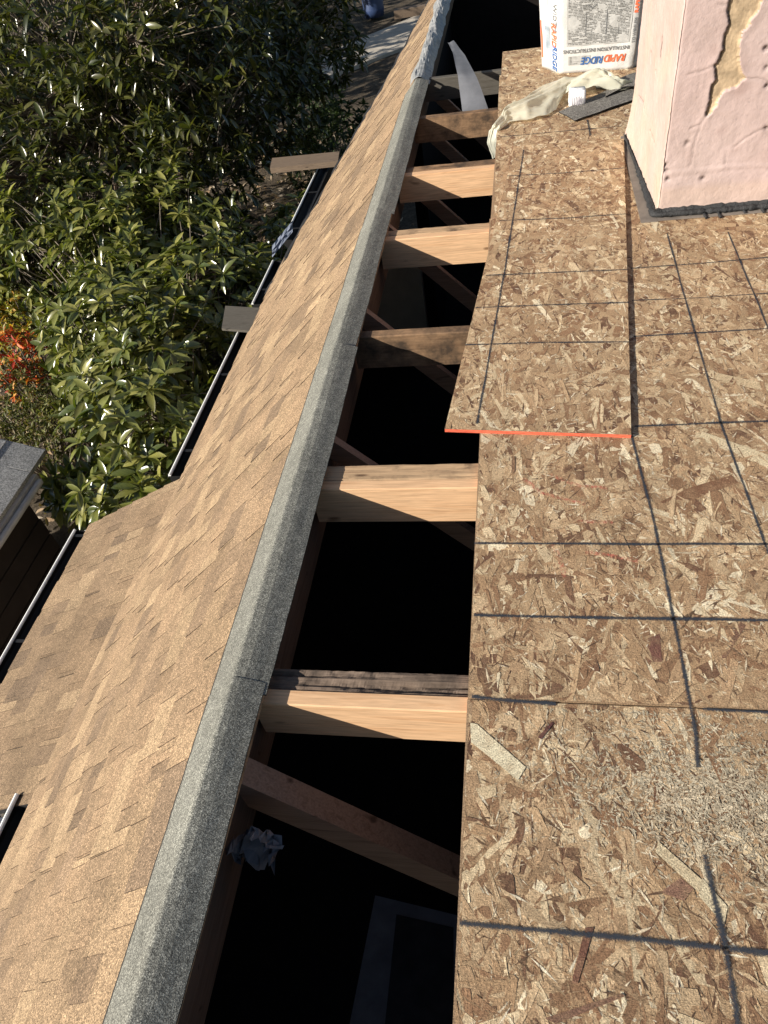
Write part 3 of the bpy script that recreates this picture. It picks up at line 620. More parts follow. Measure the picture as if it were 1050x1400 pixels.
# ------------------------------------------------------------------ loose OSB board
q0 = atz(608, 587, .014); q1 = atz(863, 595, .014); q2 = atz(853, 190, .014)
ax = np.array([q1[0] - q0[0], q1[1] - q0[1]]); wB = np.linalg.norm(ax); ax /= wB; ay = np.array([-ax[1], ax[0]])
dirR = np.array([q2[0] - q1[0], q2[1] - q1[1]]); LB = np.linalg.norm(dirR); ay = dirR / LB
def bmap(s, t): return (q0[0] + ax[0] * s + ay[0] * t, q0[1] + ax[1] * s + ay[1] * t)
lb = thing('loose_board', (*bmap(.28, 1.2), .003), 'loose strip of strand board with orange painted end lying on the deck', 'board')
ZB0, ZB1 = .0034, .0150
m = MB(); cs = [bmap(0, 0), bmap(wB, 0), bmap(wB, LB), bmap(0, LB)]; m.v = [(*c, ZB0) for c in cs] + [(*c, ZB1) for c in cs]; bc = (.30, .195, .115)
m.face((3, 2, 1, 0), bc, 0); m.face((4, 5, 6, 7), bc, 0)
for q, k in zip(((0, 1, 5, 4), (1, 2, 6, 5), (2, 3, 7, 6), (3, 0, 4, 7)), (1, 2, 2, 2)): m.face(q, bc, k)
bd_ = m.build('board', ['osb', 'orange', 'osb_edge'], lb)
strands(0, wB, 0, LB, ZB1, 5200, bd_, inv=lambda X, Y: (q0[0] + ax[0] * X + ay[0] * Y, q0[1] + ax[1] * X + ay[1] * Y))
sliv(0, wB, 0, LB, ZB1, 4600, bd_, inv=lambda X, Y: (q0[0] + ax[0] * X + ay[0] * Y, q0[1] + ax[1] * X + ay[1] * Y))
def pxb(*q): return [tuple(atz(*p, ZB1)[:2]) for p in q]
for q, w in [([(652, 580), (668, 490), (690, 370), (706, 270), (716, 205)], .0055), ([(636, 472), (740, 469), (860, 468)], .0062), ([(650, 421), (760, 417), (860, 414)], .0062), ([(664, 377), (760, 373), (858, 369)], .0062), ([(683, 302), (770, 299), (855, 293)], .0062), ([(693, 241), (770, 237), (854, 230)], .0062)]:
    chalk(pxb(*q), w, bd_, z=ZB1 + .0022)

# ------------------------------------------------------------------ wrapped bundle of ridge shingles
BX = thing('shingle_bundle', (.5, 5.55, .0), 'white printed wrap bundle standing on the deck beside the chimney', 'package')
foot = [(.179, 5.52), (.284, 5.325), (.721, 5.255), (.80, 5.36), (.86, 5.78), (.26, 5.84)]; cxm, cym = .52, 5.55
m = MB(); rows = []
def ringpts(sc, z, tuck=0.0): return [Vector((cxm + (x - cxm) * sc, cym + (y - cym) * sc, z)) for x, y in foot]
HB = .62
def face_pt(k, s, t, off=0.0):
    """face k between foot k and k+1, s across 0..1, t height in metres"""
    z = t; sc = 1 + .075 * min(1, t / .4)
    a, b = ringpts(sc, z)[k], ringpts(sc, z)[(k + 1) % 6]; p = a.lerp(b, s); d = (b - a).normalized(); nn = Vector((d.y, -d.x, 0))
    cr = .006 * N1(p.x * 9, z * 9, k) + .003 * N1(p.x * 25, z * 22, k + 5)
    fade = min(1, s * 8, (1 - s) * 8); return p + nn * (off + cr * fade)
nz = 36
for i in range(nz + 1):
    t = HB * i / nz; row = []
    for k in range(6):
        for j in range(14): row.append(face_pt(k, j / 14, t))
    rows.append(row)
m.grid(rows, close=True); i0 = nz * 84; m.face(range(i0, i0 + 84)); m.face(list(range(84))[::-1]); m.build('wrap', 'paper', BX, True)
def textmesh(body, k, s0, t0, size, rot, mat, shear=0.0, name='lettering', aspect=1.0, off=.004, spacing=1.0, bold=0.0):
    cu = bpy.data.curves.new('txt', 'FONT'); cu.body = body; cu.size = size; cu.shear = shear; cu.align_x = 'LEFT'; cu.space_character = spacing; cu.offset = bold; cu.resolution_u = 3
    to = bpy.data.objects.new('txt', cu); COL.objects.link(to); bpy.context.view_layer.update()
    me = bpy.data.meshes.new_from_object(to.evaluated_get(bpy.context.evaluated_depsgraph_get())); bpy.data.objects.remove(to)
    wid = (Vector((*foot[(k + 1) % 6], 0)) - Vector((*foot[k], 0))).length
    c, s = math.cos(rot), math.sin(rot)
    for v in me.vertices:
        x, y = v.co.x * aspect, v.co.y; u, w = x * c - y * s, x * s + y * c
        v.co = face_pt(k, s0 + u / wid, t0 + w, off)
    me.materials.append(MAT[mat]); o = bpy.data.objects.new(name, me); COL.objects.link(o); attach(o, BX); return o
def pr_rect(k, s0, s1, t0, t1, mat, name='print', off=.0022, n=5):
    m = MB(); m.grid([[face_pt(k, s0 + (s1 - s0) * i / n, t0 + (t1 - t0) * j / n, off) for i in range(n + 1)] for j in range(n + 1)]); return m.build(name, mat, BX)
pi = math.pi
# front (face 1): upside-down lettering; left (face 0): lettering turned a quarter
textmesh('RAPID', 1, .90, .088, .056, pi, 'p_red', .25, bold=.0012, aspect=.82); textmesh('RIDGE', 1, .60, .084, .056, pi, 'p_blue', .25, bold=.0012, aspect=.82)
textmesh('INSTALLATION INSTRUCTIONS', 1, .93, .132, .028, pi, 'p_dark', aspect=.98, bold=.0006)
pr_rect(1, .10, .92, .150, .52, 'p_grey'); pr_rect(1, .12, .42, .045, .095, 'p_grey')
m = MB()
for i in range(46):
    t = .158 + i * .0078; s = .12
    while s < .90:
        w = random.uniform(.01, .06); 
        if random.random() < .86: m.grid([[face_pt(1, s, t, .0032), face_pt(1, min(.9, s + w), t, .0032)], [face_pt(1, s, t + .0042, .0032), face_pt(1, min(.9, s + w), t + .0042, .0032)]])
        s += w + random.uniform(.006, .012)
for i in range(6):
    t = .05 + i * .0075; m.grid([[face_pt(1, .14, t, .0032), face_pt(1, random.uniform(.3, .4), t, .0032)], [face_pt(1, .14, t + .004, .0032), face_pt(1, .38, t + .004, .0032)]])
m.build('small_print', 'scribe', BX, kind='stuff')
m = MB()
for s in (.34, .345, .60, .605, .76): m.grid([[face_pt(1, s, .2, .0036), face_pt(1, s + .006, .2, .0036)], [face_pt(1, s, .5, .0036), face_pt(1, s + .006, .5, .0036)]])
m.build('table_rules', 'p_dark', BX)
for t in (.34, .38, .42):
    m = MB(); m.grid([[face_pt(1, .36, t + .02, .0038), face_pt(1, .42, t, .0038), face_pt(1, .48, t + .02, .0038)], [face_pt(1, .36, t + .028, .0038), face_pt(1, .42, t + .008, .0038), face_pt(1, .48, t + .028, .0038)]]); m.build('chevron', 'p_dark', BX)
textmesh('RAPID', 0, .62, .275, .072, -pi / 2, 'p_red', .2, bold=.0015, aspect=.66); textmesh('RIDGE', 0, .66, .150, .072, -pi / 2, 'p_blue', .2, bold=.0015, aspect=.66); textmesh('WIDTH', 0, .72, .375, .055, -pi / 2, 'p_dark', aspect=.8)
m = MB()
for s in (.30, .36, .42, .48): m.grid([[face_pt(0, s, .12, .003), face_pt(0, s + .03, .12, .003)], [face_pt(0, s, .25, .003), face_pt(0, s + .03, .25, .003)]])
m.build('small_print', 'p_pale', BX); pr_rect(0, .03, .10, .06, .27, 'p_red'); pr_rect(0, .02, .42, .36, .58, 'p_pale')
textmesh('RAPID', 1, .985, .30, .03, pi / 2, 'p_red', bold=.001); textmesh('TO WIRELESS', 1, .985, .145, .022, pi / 2, 'p_dark', bold=.0006); pr_rect(2, .1, .9, .03, .24, 'p_pale')

# ------------------------------------------------------------------ plastic film over the deck edge
pf = thing('plastic_sheet', (.1, 4.6, .0), 'pale translucent yellow plastic sheet draped over the deck edge', 'plastic sheet')
def wz(x, y, z): return Vector(atz(x, y, z))
spine = [((684, 216), -.05, 16), ((672, 205), -.02, 12), ((688, 178), .015, 20), ((705, 158), .03, 26), ((735, 142), .04, 32), ((762, 128), .055, 34), ((790, 118), .07, 30), ((812, 118), .06, 24), ((835, 118), .045, 20), ((862, 118), .02, 8)]
loA = [(676, 217, -.16), (668, 196, -.07), (673, 172, .03), (690, 150, .045), (716, 136, .05), (742, 118, .05), (768, 108, .05), (795, 107, .055), (812, 98, .10), (824, 96, .10), (838, 108, .07), (855, 116, .04), (864, 120, .012)]
loB = [(688, 218, -.16), (685, 196, -.05), (684, 176, .006), (697, 168, .006), (722, 165, .008), (745, 160, .008), (760, 150, .010), (768, 134, .02), (790, 122, .055), (812, 118, .06), (830, 124, .03), (846, 128, .012), (860, 124, .008)]
m = MB(); rows = []
def samp(L, t):
    t *= len(L) - 1; i = min(int(t), len(L) - 2); f = t - i; return tuple(a + (b - a) * f for a, b in zip(L[i], L[i + 1]))
NS, NW = 90, 22
for i in range(NS + 1):
    a = samp(loA, i / NS); b = samp(loB, i / NS); pa = wz(*a); pb = wz(*b); row = []
    for j in range(NW + 1):
        t = j / NW; p = pa.lerp(pb, t)
        bulge = math.sin(pi * t) * (.035 if i > 20 else .012)
        wr = .020 * N1(i * .10, t * 4, 3) + .010 * N1(i * .12, t * 9, 7) + .014 * abs(N1(i * .06 + t, t * 10, 1)) + .012 * abs(N1(i * .25, t * 6 + i * .1, 9)) + .004 * math.sin(t * 26 + 3 * N1(i * .06, t * 2, 4))
        row.append(p + Vector((.3 * wr, -.4 * wr, abs(bulge) + (wr if i > 20 else wr * .2))) + (Vector((-.012, 0, 0)) if i < 14 else Vector()))
        if i > 24 and row[-1].z < .006: row[-1].z = .006 + .002 * abs(wr) / .02
    rows.append(row)
m.grid(rows); m.build('film', 'film', pf, True)
# small wrapped packet
c0 = wz(777, 147, .004); PK = thing('packet', tuple(c0), 'small white wrapped packet with grey print resting on the plastic sheet', 'packet')
m = MB(); w_, d_, h_ = .094, .075, .082; n = 12; rows = []
for i in range(9):
    z = h_ * i / 8; r = 1 - .10 * abs(2 * i / 8 - 1) ** 3; row = []
    for k, (x0, y0, x1, y1) in enumerate(((0, 0, 1, -.12), (1, -.12, 1.05, .9), (1.05, .9, .05, 1), (.05, 1, 0, 0))):
        for j in range(6):
            t = j / 6; cr = .05 * N1(k * 3 + t * 4, i * .7)
            row.append((c0.x + ((x0 + (x1 - x0) * t - .5) * r + .5 + cr) * w_, c0.y + ((y0 + (y1 - y0) * t - .5) * r + .5 + cr) * d_ + .004, .0045 + z))
    rows.append(row)
m.grid(rows, close=True); i0 = 8 * 24; m.face(range(i0, i0 + 24)); m.face(list(range(24))[::-1]); m.build('wrapper', 'packet', PK, True)
m = MB()
for k in range(6): m.poly([(c0.x + w_ * (.2 + .1 * k + .03 * N1(k)), c0.y - .0085 - .010, .0145 + .006 * (k % 3)), (c0.x + w_ * (.27 + .1 * k), c0.y - .0085 - .0105, .0145), (c0.x + w_ * (.26 + .1 * k + .04 * N1(k, 2)), c0.y - .0085 - .010, .064), (c0.x + w_ * (.21 + .1 * k), c0.y - .0085 - .0095, .060 - .005 * (k % 2))])
m.build('print', 'packgrey', PK)
# grey shingle strips beside the chimney
def strip(px, z, label, th=.005, curl=0.0):
    P = [wz(*p, z) for p in px]; m = MB()
    c = sum(P, Vector()) / 4
    n = 10; top_ = []
    for i in range(n + 1):
        a = P[0].lerp(P[1], i / n); b = P[3].lerp(P[2], i / n); cz = curl * math.sin(pi * i / n) + .004 * N1(i * .5, z * 99)
        top_.append([a + Vector((0, 0, cz + .003 * N1(i, 3))), a.lerp(b, .5) + Vector((0, 0, cz + .003)), b + Vector((0, 0, cz))])
    bot_ = [[p - Vector((0, 0, th)) for p in r] for r in top_]
    m.grid(top_); m.grid([r[::-1] for r in bot_], mat=1)
    for k in (0, 2): m.grid([[t[k], b[k]] for t, b in zip(top_, bot_)], mat=1)
    for k in (0, -1): m.grid([top_[k], bot_[k]], mat=1)
    o = m.build('loose_shingle', ['greyshingle', 'asphalt'], None); return tag(o, label, 'shingle')
strip([(786, 165), (886, 130), (886, 100), (764, 153)], .012, 'long grey shingle strip lying below the packet beside the chimney', curl=.004)
strip([(815, 121), (888, 112), (890, 98), (812, 112)], .016, 'short grey shingle lying flat against the foot of the bundle')
strip([(828, 132), (886, 108), (880, 96), (830, 116)], .026, 'dark shingle piece overlapping the others behind the plastic sheet', curl=.01)
strip([(838, 120), (880, 118), (884, 108), (834, 108)], .040, 'topmost scrap of the shingle heap beside the bundle', curl=.006)

# ------------------------------------------------------------------ torn underlayment at the far ridge
m = MB(); rows = []
for i in range(60):
    y = 5.52 + i * .07; wob_ = N1(i * .2, 3)
    rows.append([(FX - .06 - .05 * N1(i * .13, 5), y, -.035 - .03 * abs(N1(i * .2, 8))), (FX - .03, y, .005 + .015 * N1(i * 0.22, 1)), (FX - .01, y, .022 + .015 * N1(i * 0.28, 2)), (FX + .02, y + .02, .026 + .02 * N1(i * 0.25, 6)), (FX + .05 + .015 * N1(i * 0.33, 4), y, .008 + .02 * N1(i * 0.19, 9)), (FX + .085 + .015 * wob_, y, -.025 + .02 * N1(i * 0.39, 7))])
m.grid([[Vector(p).lerp(Vector(q), f) + Vector((0, 0, .012 * abs(N1(p[1] * 6, k + f, 3)) + .006 * N1(p[1] * 19, k + f * 2))) for k, (p, q) in enumerate(zip(r[::-1], r[::-1][1:])) for f in (0, .33, .66)] for r in rows]); un = thing('underlayment', (FX, 6.5, 0), 'torn grey underlayment crumpled over the far end of the ridge', 'underlayment')
m.build('sheet', 'underlay', un)
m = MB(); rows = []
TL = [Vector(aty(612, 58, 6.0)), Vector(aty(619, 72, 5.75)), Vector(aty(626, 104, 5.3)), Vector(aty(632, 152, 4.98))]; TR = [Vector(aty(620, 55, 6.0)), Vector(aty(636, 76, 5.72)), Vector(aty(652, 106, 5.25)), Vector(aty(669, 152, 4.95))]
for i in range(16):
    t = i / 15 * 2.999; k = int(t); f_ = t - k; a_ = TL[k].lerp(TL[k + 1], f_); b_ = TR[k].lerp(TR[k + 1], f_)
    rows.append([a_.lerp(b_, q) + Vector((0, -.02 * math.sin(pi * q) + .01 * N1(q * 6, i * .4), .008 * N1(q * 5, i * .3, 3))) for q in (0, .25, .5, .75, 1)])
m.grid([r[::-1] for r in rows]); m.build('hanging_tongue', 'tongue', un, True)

# ------------------------------------------------------------------ planks sticking out over the gutter
def plank(px, z, th, mat, label, cat='plank'):
    P = [wz(*p, z) for p in px]; m = MB(); m.hexa([p - Vector((0, 0, th)) for p in P], P); o = m.build('plank', mat, None); return tag(o, label, cat)
plank([(303, 449), (352, 453), (358, 421), (308, 418)], E1.z + .03, .02, 'plank', 'weathered grey plank end laid across the gutter')
plank([(369, 230), (462, 220), (464, 207), (372, 216)], E1.z + .10, .06, 'plank2', 'brown timber sticking out past the cut back eave')
# debris in the gutter gap
m = MB(); rows = []
for i in range(8): rows.append([wz(372 + i * 4.0 + 3 * N1(i, j), 352 - i * 5 - j * 3.2 + 3 * N1(i, j, 3), E1.z + .02 + .03 * N1(i * .8, j * .8)) for j in range(6)])
m.grid(rows); tag(m.build('plastic_scrap', 'bluegrey', None), 'crumpled blue grey plastic scrap caught in the gutter gap', 'scrap')

# ------------------------------------------------------------------ inside the attic
m = MB(); pz = -1.1
A_ = [atz(*p, pz) for p in [(513, 1224), (628, 1252), (640, 1520), (458, 1500)]]; m.hexa([(p[0], p[1], pz - .02) for p in A_][::-1], [(p[0], p[1], pz) for p in A_][::-1])
ap = thing('attic_panel', (float(A_[0][0]), float(A_[0][1]), -2.25), 'dim grey square panel with dark centre lying down in the attic', 'panel'); m.build('frame', 'greypanel', ap)
m = MB(); B_ = [atz(*p, pz + .004) for p in [(542, 1250), (620, 1268), (620, 1480), (520, 1460)]]; m.poly([(p[0], p[1], pz + .004) for p in B_][::-1]); m.build('centre', 'darkpanel', ap)
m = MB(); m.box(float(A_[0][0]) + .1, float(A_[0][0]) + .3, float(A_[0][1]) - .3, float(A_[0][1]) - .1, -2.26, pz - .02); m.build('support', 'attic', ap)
m = MB(); rows = []; c = Vector(atx(345, 1165, -.57))
for i in range(13): rows.append([c + Vector((.10 * (i / 12 - .5) + .04 * N1(i * .35 + .3, j * .4), .06 * N1(i * .4 + .5, j * .4, 2.3) + .025 * abs(N1(i * .9, j * .9, 7)), .09 * (j / 10 - .5) + .05 * N1(i * .4, j * .4 + .4, 5.2) + .02 * N1(i * 1.1, j * 1.1))) for j in range(11)])
m.grid(rows); tag(m.build('paper_scrap', 'scrap', None), 'crumpled pale paper scrap tucked under the ridge beside the brace', 'paper')

# ------------------------------------------------------------------ plants
def leaf_template():
    u = np.array([0, .14, .38, .66, .88, 1.0]); w = np.array([.0, .09, .155, .15, .075, 0]); dz = -.22 * u ** 2
    V = []; 
    for uu, ww, zz in zip(u, w, dz): V += [(uu, -ww, zz + ww * .45), (uu, 0, zz), (uu, ww, zz + ww * .45)]
    F = []
    for i in range(5):
        a = i * 3; F += [(a, a + 3, a + 4, a + 1), (a + 1, a + 4, a + 5, a + 2)]
    return np.array(V), np.array(F)
LV, LF = leaf_template()
LEAF_OBJ = {}
def leaf_mesh(col, mat, key):
    k = (key,) ; 
    if k not in LEAF_OBJ:
        m = MB(); m.v = [tuple(v) for v in LV]
        for f in LF: m.face(f, col)
        me = bpy.data.meshes.new('leaf'); me.from_pydata(m.v, [], m.f); a = me.color_attributes.new('Col', 'FLOAT_COLOR', 'CORNER'); a.data.foreach_set('color', np.tile(np.array((*col, 1), np.float32), len(LF) * 4)); me.polygons.foreach_set('use_smooth', np.ones(len(LF), bool)); me.materials.append(MAT[mat]); me.update(); LEAF_OBJ[k] = me
    return LEAF_OBJ[k]
def frames(D, roll):
    """rotation matrices with x along D, z as up as possible, rolled"""
    D = D / np.linalg.norm(D, axis=1, keepdims=True); up = np.tile(np.array([0, 0, 1.0]), (len(D), 1)); Yv = np.cross(up, D); nY = np.linalg.norm(Yv, axis=1, keepdims=True); Yv = np.where(nY > 1e-3, Yv / np.maximum(nY, 1e-6), np.array([0, 1.0, 0])); Zv = np.cross(D, Yv)
    c, s = np.cos(roll)[:, None], np.sin(roll)[:, None]; Y2 = Yv * c + Zv * s; Z2 = -Yv * s + Zv * c
    return np.stack([D, Y2, Z2], -1)
def leaves(P, D, Ln, roll, cols, mat, parent, name='foliage', nsingle=0, singles=None):
    Rm = frames(D, roll); n = len(P)
    idx = np.arange(n)
    if nsingle:
        d = np.linalg.norm(P - C, axis=1) / Ln
        pr_ = (P - C) @ R; px = CX + F * pr_[:, 0] / pr_[:, 2]; py = CY + F * pr_[:, 1] / pr_[:, 2]
        d = d + 1e3 * ((px < 0) | (px > 430) | (py < 0) | (py > 720) | (pr_[:, 2] < 0)); o = np.argsort(d); sing = o[:nsingle]; idx = o[nsingle:]
        pl = Vector(parent['_o'])
        for q, i in enumerate(sing):
            key = int(rng.integers(0, 6)); me = leaf_mesh(tuple(LEAFC[key]), mat, (mat, key)); ob = bpy.data.objects.new('leaf', me); COL.objects.link(ob)
            Mx = Matrix([[float(x) for x in r_] for r_ in Rm[i] * Ln[i]]).to_4x4(); Mx.translation = Vector(P[i]) - pl; ob.parent = parent; ob.matrix_local = Mx
    V = np.einsum('nij,kj->nki', Rm[idx], LV) * Ln[idx][:, None, None] + P[idx][:, None, :]
    K = len(LV); Fq = (LF[None] + (np.arange(len(idx)) * K)[:, None, None]).reshape(-1, 4)
    return arr_mesh(name, V.reshape(-1, 3), Fq, np.repeat(cols[idx], len(LF), axis=0), mat, parent, 'stuff', True)
LEAFC = np.array([(.15, .165, .04), (.105, .125, .03), (.185, .195, .05), (.26, .25, .07), (.07, .09, .025), (.15, .15, .04)])
def whorls(cent, axis, nl, Lr, spread=(45, 85)):
    P, D, L = [], [], []
    for c, a in zip(cent, axis):
        a = Vector(a).normalized(); o = a.orthogonal().normalized(); b = a.cross(o); k = random.randint(*nl); ph = random.random() * 6.28
        for j in range(k):
            th = math.radians(random.uniform(*spread)); f = ph + 2.4 * j + random.uniform(-.25, .25)
            d = a * math.cos(th) + (o * math.cos(f) + b * math.sin(f)) * math.sin(th); P.append(tuple(Vector(c) + a * random.uniform(-.03, .015))); D.append(tuple(d)); L.append(random.uniform(*Lr))
    return np.array(P), np.array(D), np.array(L)
def ell_points(c, r, n, shell=.62, bias=None):
    out, ax_ = [], []
    while len(out) < n:
        v = Vector((random.gauss(0, 1), random.gauss(0, 1), random.gauss(0, 1))).normalized(); k = random.uniform(shell ** 3, 1) ** (1 / 3); k *= 1 + .16 * N1(v.x * 2.3, v.y * 2.3, v.z * 2.3 + c[0])
        p = Vector((c[0] + v.x * r[0] * k, c[1] + v.y * r[1] * k, c[2] + v.z * r[2] * k))
        if N1(p.x * 1.5, p.y * 1.5, p.z * 1.5) < -.28 or p.z < GZ + .15: continue
        if p.x > E1.x - .24 and p.y > -1: continue
        if bias and not bias(p): continue
        out.append(tuple(p)); ax_.append(tuple(Vector((v.x / r[0], v.y / r[1], v.z / r[2])).normalized() + Vector((0, 0, .55)) + Vector((random.gauss(0, .3), random.gauss(0, .3), random.gauss(0, .3)))))
    return out, ax_
def woody(base, tips, parent, r0=.07, nlimb=7, trunk_to=None, lean=(0, 0)):
    base = Vector(base); top = Vector(trunk_to); m = MB()
    pts = [base.lerp(top, t) + Vector((.06 * N1(t * 3, 1), .06 * N1(t * 3, 5), 0)) for t in np.linspace(0, 1, 9)]
    m.tube(pts, [r0 * (1 - .55 * t) for t in np.linspace(0, 1, 9)], 9); m.build('trunk', 'bark', parent, True)
    tp = [Vector(t) for t in tips]; cl = random.sample(tp, min(nlimb, len(tp))); groups = [[] for _ in cl]
    for t in tp: groups[min(range(len(cl)), key=lambda i: (cl[i] - t).length_squared)].append(t)
    tw = MB()
    for g_ in groups:
        if not g_: continue
        ctr = sum(g_, Vector()) / len(g_); st = pts[random.randint(3, 8)]; mid = st.lerp(ctr, .5) + Vector((random.gauss(0, .1), random.gauss(0, .1), .12)); end = st.lerp(ctr, .92)
        L = [st, st.lerp(mid, .5) + Vector((random.gauss(0, .04), random.gauss(0, .04), 0)), mid, mid.lerp(end, .5), end]; mm = MB(); mm.tube(L, [r0 * .42, r0 * .36, r0 * .3, r0 * .22, r0 * .14], 6); mm.build('limb', 'bark', parent, True)
        for t in g_:
            if random.random() < .45:
                s_ = L[random.randint(1, 4)]; k = s_.lerp(t, .55) + Vector((random.gauss(0, .05), random.gauss(0, .05), -.05)); tw.tube([s_, k, t], [.010, .007, .0045], 4, caps=False)
    tw.build('twigs', 'twig', parent, True, kind='stuff')
def leafcols(n, C_, jit=.18): return C_[rng.integers(0, len(C_), n)] * rng.uniform(1 - jit, 1 + jit, (n, 1))
# broad shrub close to the eave
tA = thing('evergreen_shrub', (-3.6, 5.4, GZ), 'sunlit evergreen shrub with whorls of glossy leaves crowding the eave', 'shrub')
cA, aA = [], []
for c, r, n in (((-3.35, 5.35, -2.65), (.98, 1.4, 1.0), 300), ((-3.1, 4.3, -2.35), (.65, .75, .72), 110), ((-3.35, 6.8, -2.65), (1.0, 1.25, 1.0), 230), ((-4.65, 7.9, -2.4), (.95, 1.0, .9), 190), ((-3.15, 8.0, -3.0), (.65, 1.0, .75), 90), ((-4.3, 8.2, -2.1), (1.1, 1.0, .8), 170), ((-5.7, 8.3, -2.15), (1.25, .9, .95), 260), ((-3.9, 4.75, -2.75), (.55, .7, .6), 80), ((-2.95, 9.2, -2.9), (.5, 1.0, .7), 90), ((-4.5, 6.9, -2.55), (.85, .9, .85), 210), ((-3.9, 5.9, -2.3), (.9, .9, .75), 160)):
    a, b = ell_points(c, r, n, .68); cA += a; aA += b
P_, D_, L_ = whorls(cA, aA, (8, 12), (.13, .215), (50, 95)); leaves(P_, D_, L_, rng.normal(0, .35, len(P_)), leafcols(len(P_), LEAFC), 'leaf', tA, nsingle=300)
woody((-3.6, 5.5, GZ), cA, tA, .07, 18, (-3.5, 5.4, -2.9))
# taller tree behind
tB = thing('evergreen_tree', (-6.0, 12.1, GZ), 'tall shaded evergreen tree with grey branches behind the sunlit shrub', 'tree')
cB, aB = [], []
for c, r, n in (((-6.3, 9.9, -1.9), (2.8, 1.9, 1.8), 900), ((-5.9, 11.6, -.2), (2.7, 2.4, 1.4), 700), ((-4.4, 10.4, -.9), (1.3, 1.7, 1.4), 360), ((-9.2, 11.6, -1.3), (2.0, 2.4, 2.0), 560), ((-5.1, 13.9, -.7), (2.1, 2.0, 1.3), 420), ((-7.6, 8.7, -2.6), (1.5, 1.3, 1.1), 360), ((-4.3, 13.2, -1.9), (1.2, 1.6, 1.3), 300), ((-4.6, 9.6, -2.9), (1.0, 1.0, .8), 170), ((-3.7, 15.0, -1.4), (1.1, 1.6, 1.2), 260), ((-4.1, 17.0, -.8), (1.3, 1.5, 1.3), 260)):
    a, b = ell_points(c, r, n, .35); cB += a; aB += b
P_, D_, L_ = whorls(cB, aB, (6, 9), (.14, .22)); leaves(P_, D_, L_, rng.normal(0, .4, len(P_)), leafcols(len(P_), LEAFC * .5), 'leaf', tB)  # shrub leaf colours darkened so the palette carries the tree's shade
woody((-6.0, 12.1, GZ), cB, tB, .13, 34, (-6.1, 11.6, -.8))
def bush(name, loc, label, ells, cols, Lr, nl, cat='shrub', soft='softleaf', sp=(30, 100)):
    t = thing(name, loc, label, cat); cc, aa = [], []
    for c, r, n in ells: a, b = ell_points(c, r, n, .4); cc += a; aa += b
    P_, D_, L_ = whorls(cc, aa, nl, Lr, sp); leaves(P_, D_, L_, rng.normal(0, .6, len(P_)), leafcols(len(P_), np.array(cols), .3), soft, t)
    m = MB()
    for p in random.sample(cc, min(26, len(cc))): m.tube([(loc[0] + random.gauss(0, .1), loc[1] + random.gauss(0, .1), GZ), (.5 * (loc[0] + p[0]), .5 * (loc[1] + p[1]), .4 * GZ + .6 * p[2]), p], [.014, .011, .006], 5)
    m.build('stems', 'twig', t, True, kind='stuff'); return t
bush('nandina_shrub', (-5.8, 6.6, GZ), 'fiery red and orange leaved shrub at the edge of the garden', [((-5.8, 6.55, -2.62), (.40, .45, .32), 80), ((-5.5, 6.1, -2.8), (.2, .2, .2), 12)], [(.55, .07, .03), (.6, .15, .04), (.42, .05, .03), (.5, .25, .05), (.25, .2, .05), (.16, .17, .05)], (.07, .12), (5, 8))
bush('yellow_shrub', (-6.5, 7.7, GZ), 'yellow and pale green leaved shrub behind the red one', [((-6.45, 7.5, -2.7), (.5, .55, .4), 150)], [(.5, .28, .05), (.38, .34, .08), (.3, .3, .07), (.5, .4, .12)], (.06, .11), (5, 8))
bush('low_shrub', (-6.0, 6.3, GZ), 'low olive green small leaved shrub beside the shed roof', [((-6.0, 6.0, -3.0), (.9, .72, .55), 560), ((-5.05, 5.9, -3.1), (.55, .6, .5), 330), ((-7.1, 6.5, -3.15), (.72, .6, .5), 260)], [(.12, .13, .04), (.17, .17, .055), (.22, .17, .07), (.09, .1, .035)], (.04, .075), (5, 8))
bush('moss_shrub', (-4.0, 11.6, GZ), 'small bright green bush below the far gutter', [((-3.95, 11.2, -4.0), (.6, .95, .42), 170)], [(.12, .17, .03), (.2, .24, .05), (.08, .12, .03)], (.05, .1), (5, 8))
bush('shade_shrub', (-3.6, 15.0, GZ), 'dark leafy shrub in the shade before the concrete path', [((-3.5, 15.2, -3.6), (1.1, 1.6, .85), 330), ((-4.6, 17.0, -3.5), (1.0, 1.3, .9), 260), ((-2.9, 13.0, -3.9), (.7, 1.0, .6), 130)], [(.035, .055, .02), (.05, .075, .025), (.03, .045, .02)], (.10, .17), (6, 9))  # dark leaf palette carries the shade of the upper garden
# far garden trees closing the view
for k, (x, y, w, h) in enumerate(((-17, 19, 3.4, 3.4), (-12.5, 21, 3.6, 3.9), (-22, 27, 4.4, 4.4), (-11.5, 28, 3.8, 3.8))):
    t = thing('garden_tree', (x, y, GZ), ['broad dark garden tree standing far behind the shrubs on the open side', 'tall dark garden tree directly behind the shaded tree', 'largest dark garden tree at the far boundary', 'dark garden tree closest to the concrete path end'][k], 'tree')
    cc, aa = ell_points((x, y, GZ + h * .95), (w, w * .9, h * .9), 700, .6); P_, D_, L_ = whorls(cc, aa, (5, 8), (.28, .42)); leaves(P_, D_, L_, rng.normal(0, .5, len(P_)), leafcols(len(P_), LEAFC * .8), 'leaf', t); woody((x, y, GZ), random.sample(cc, 40), t, .16, 10, (x, y, GZ + h * .9))
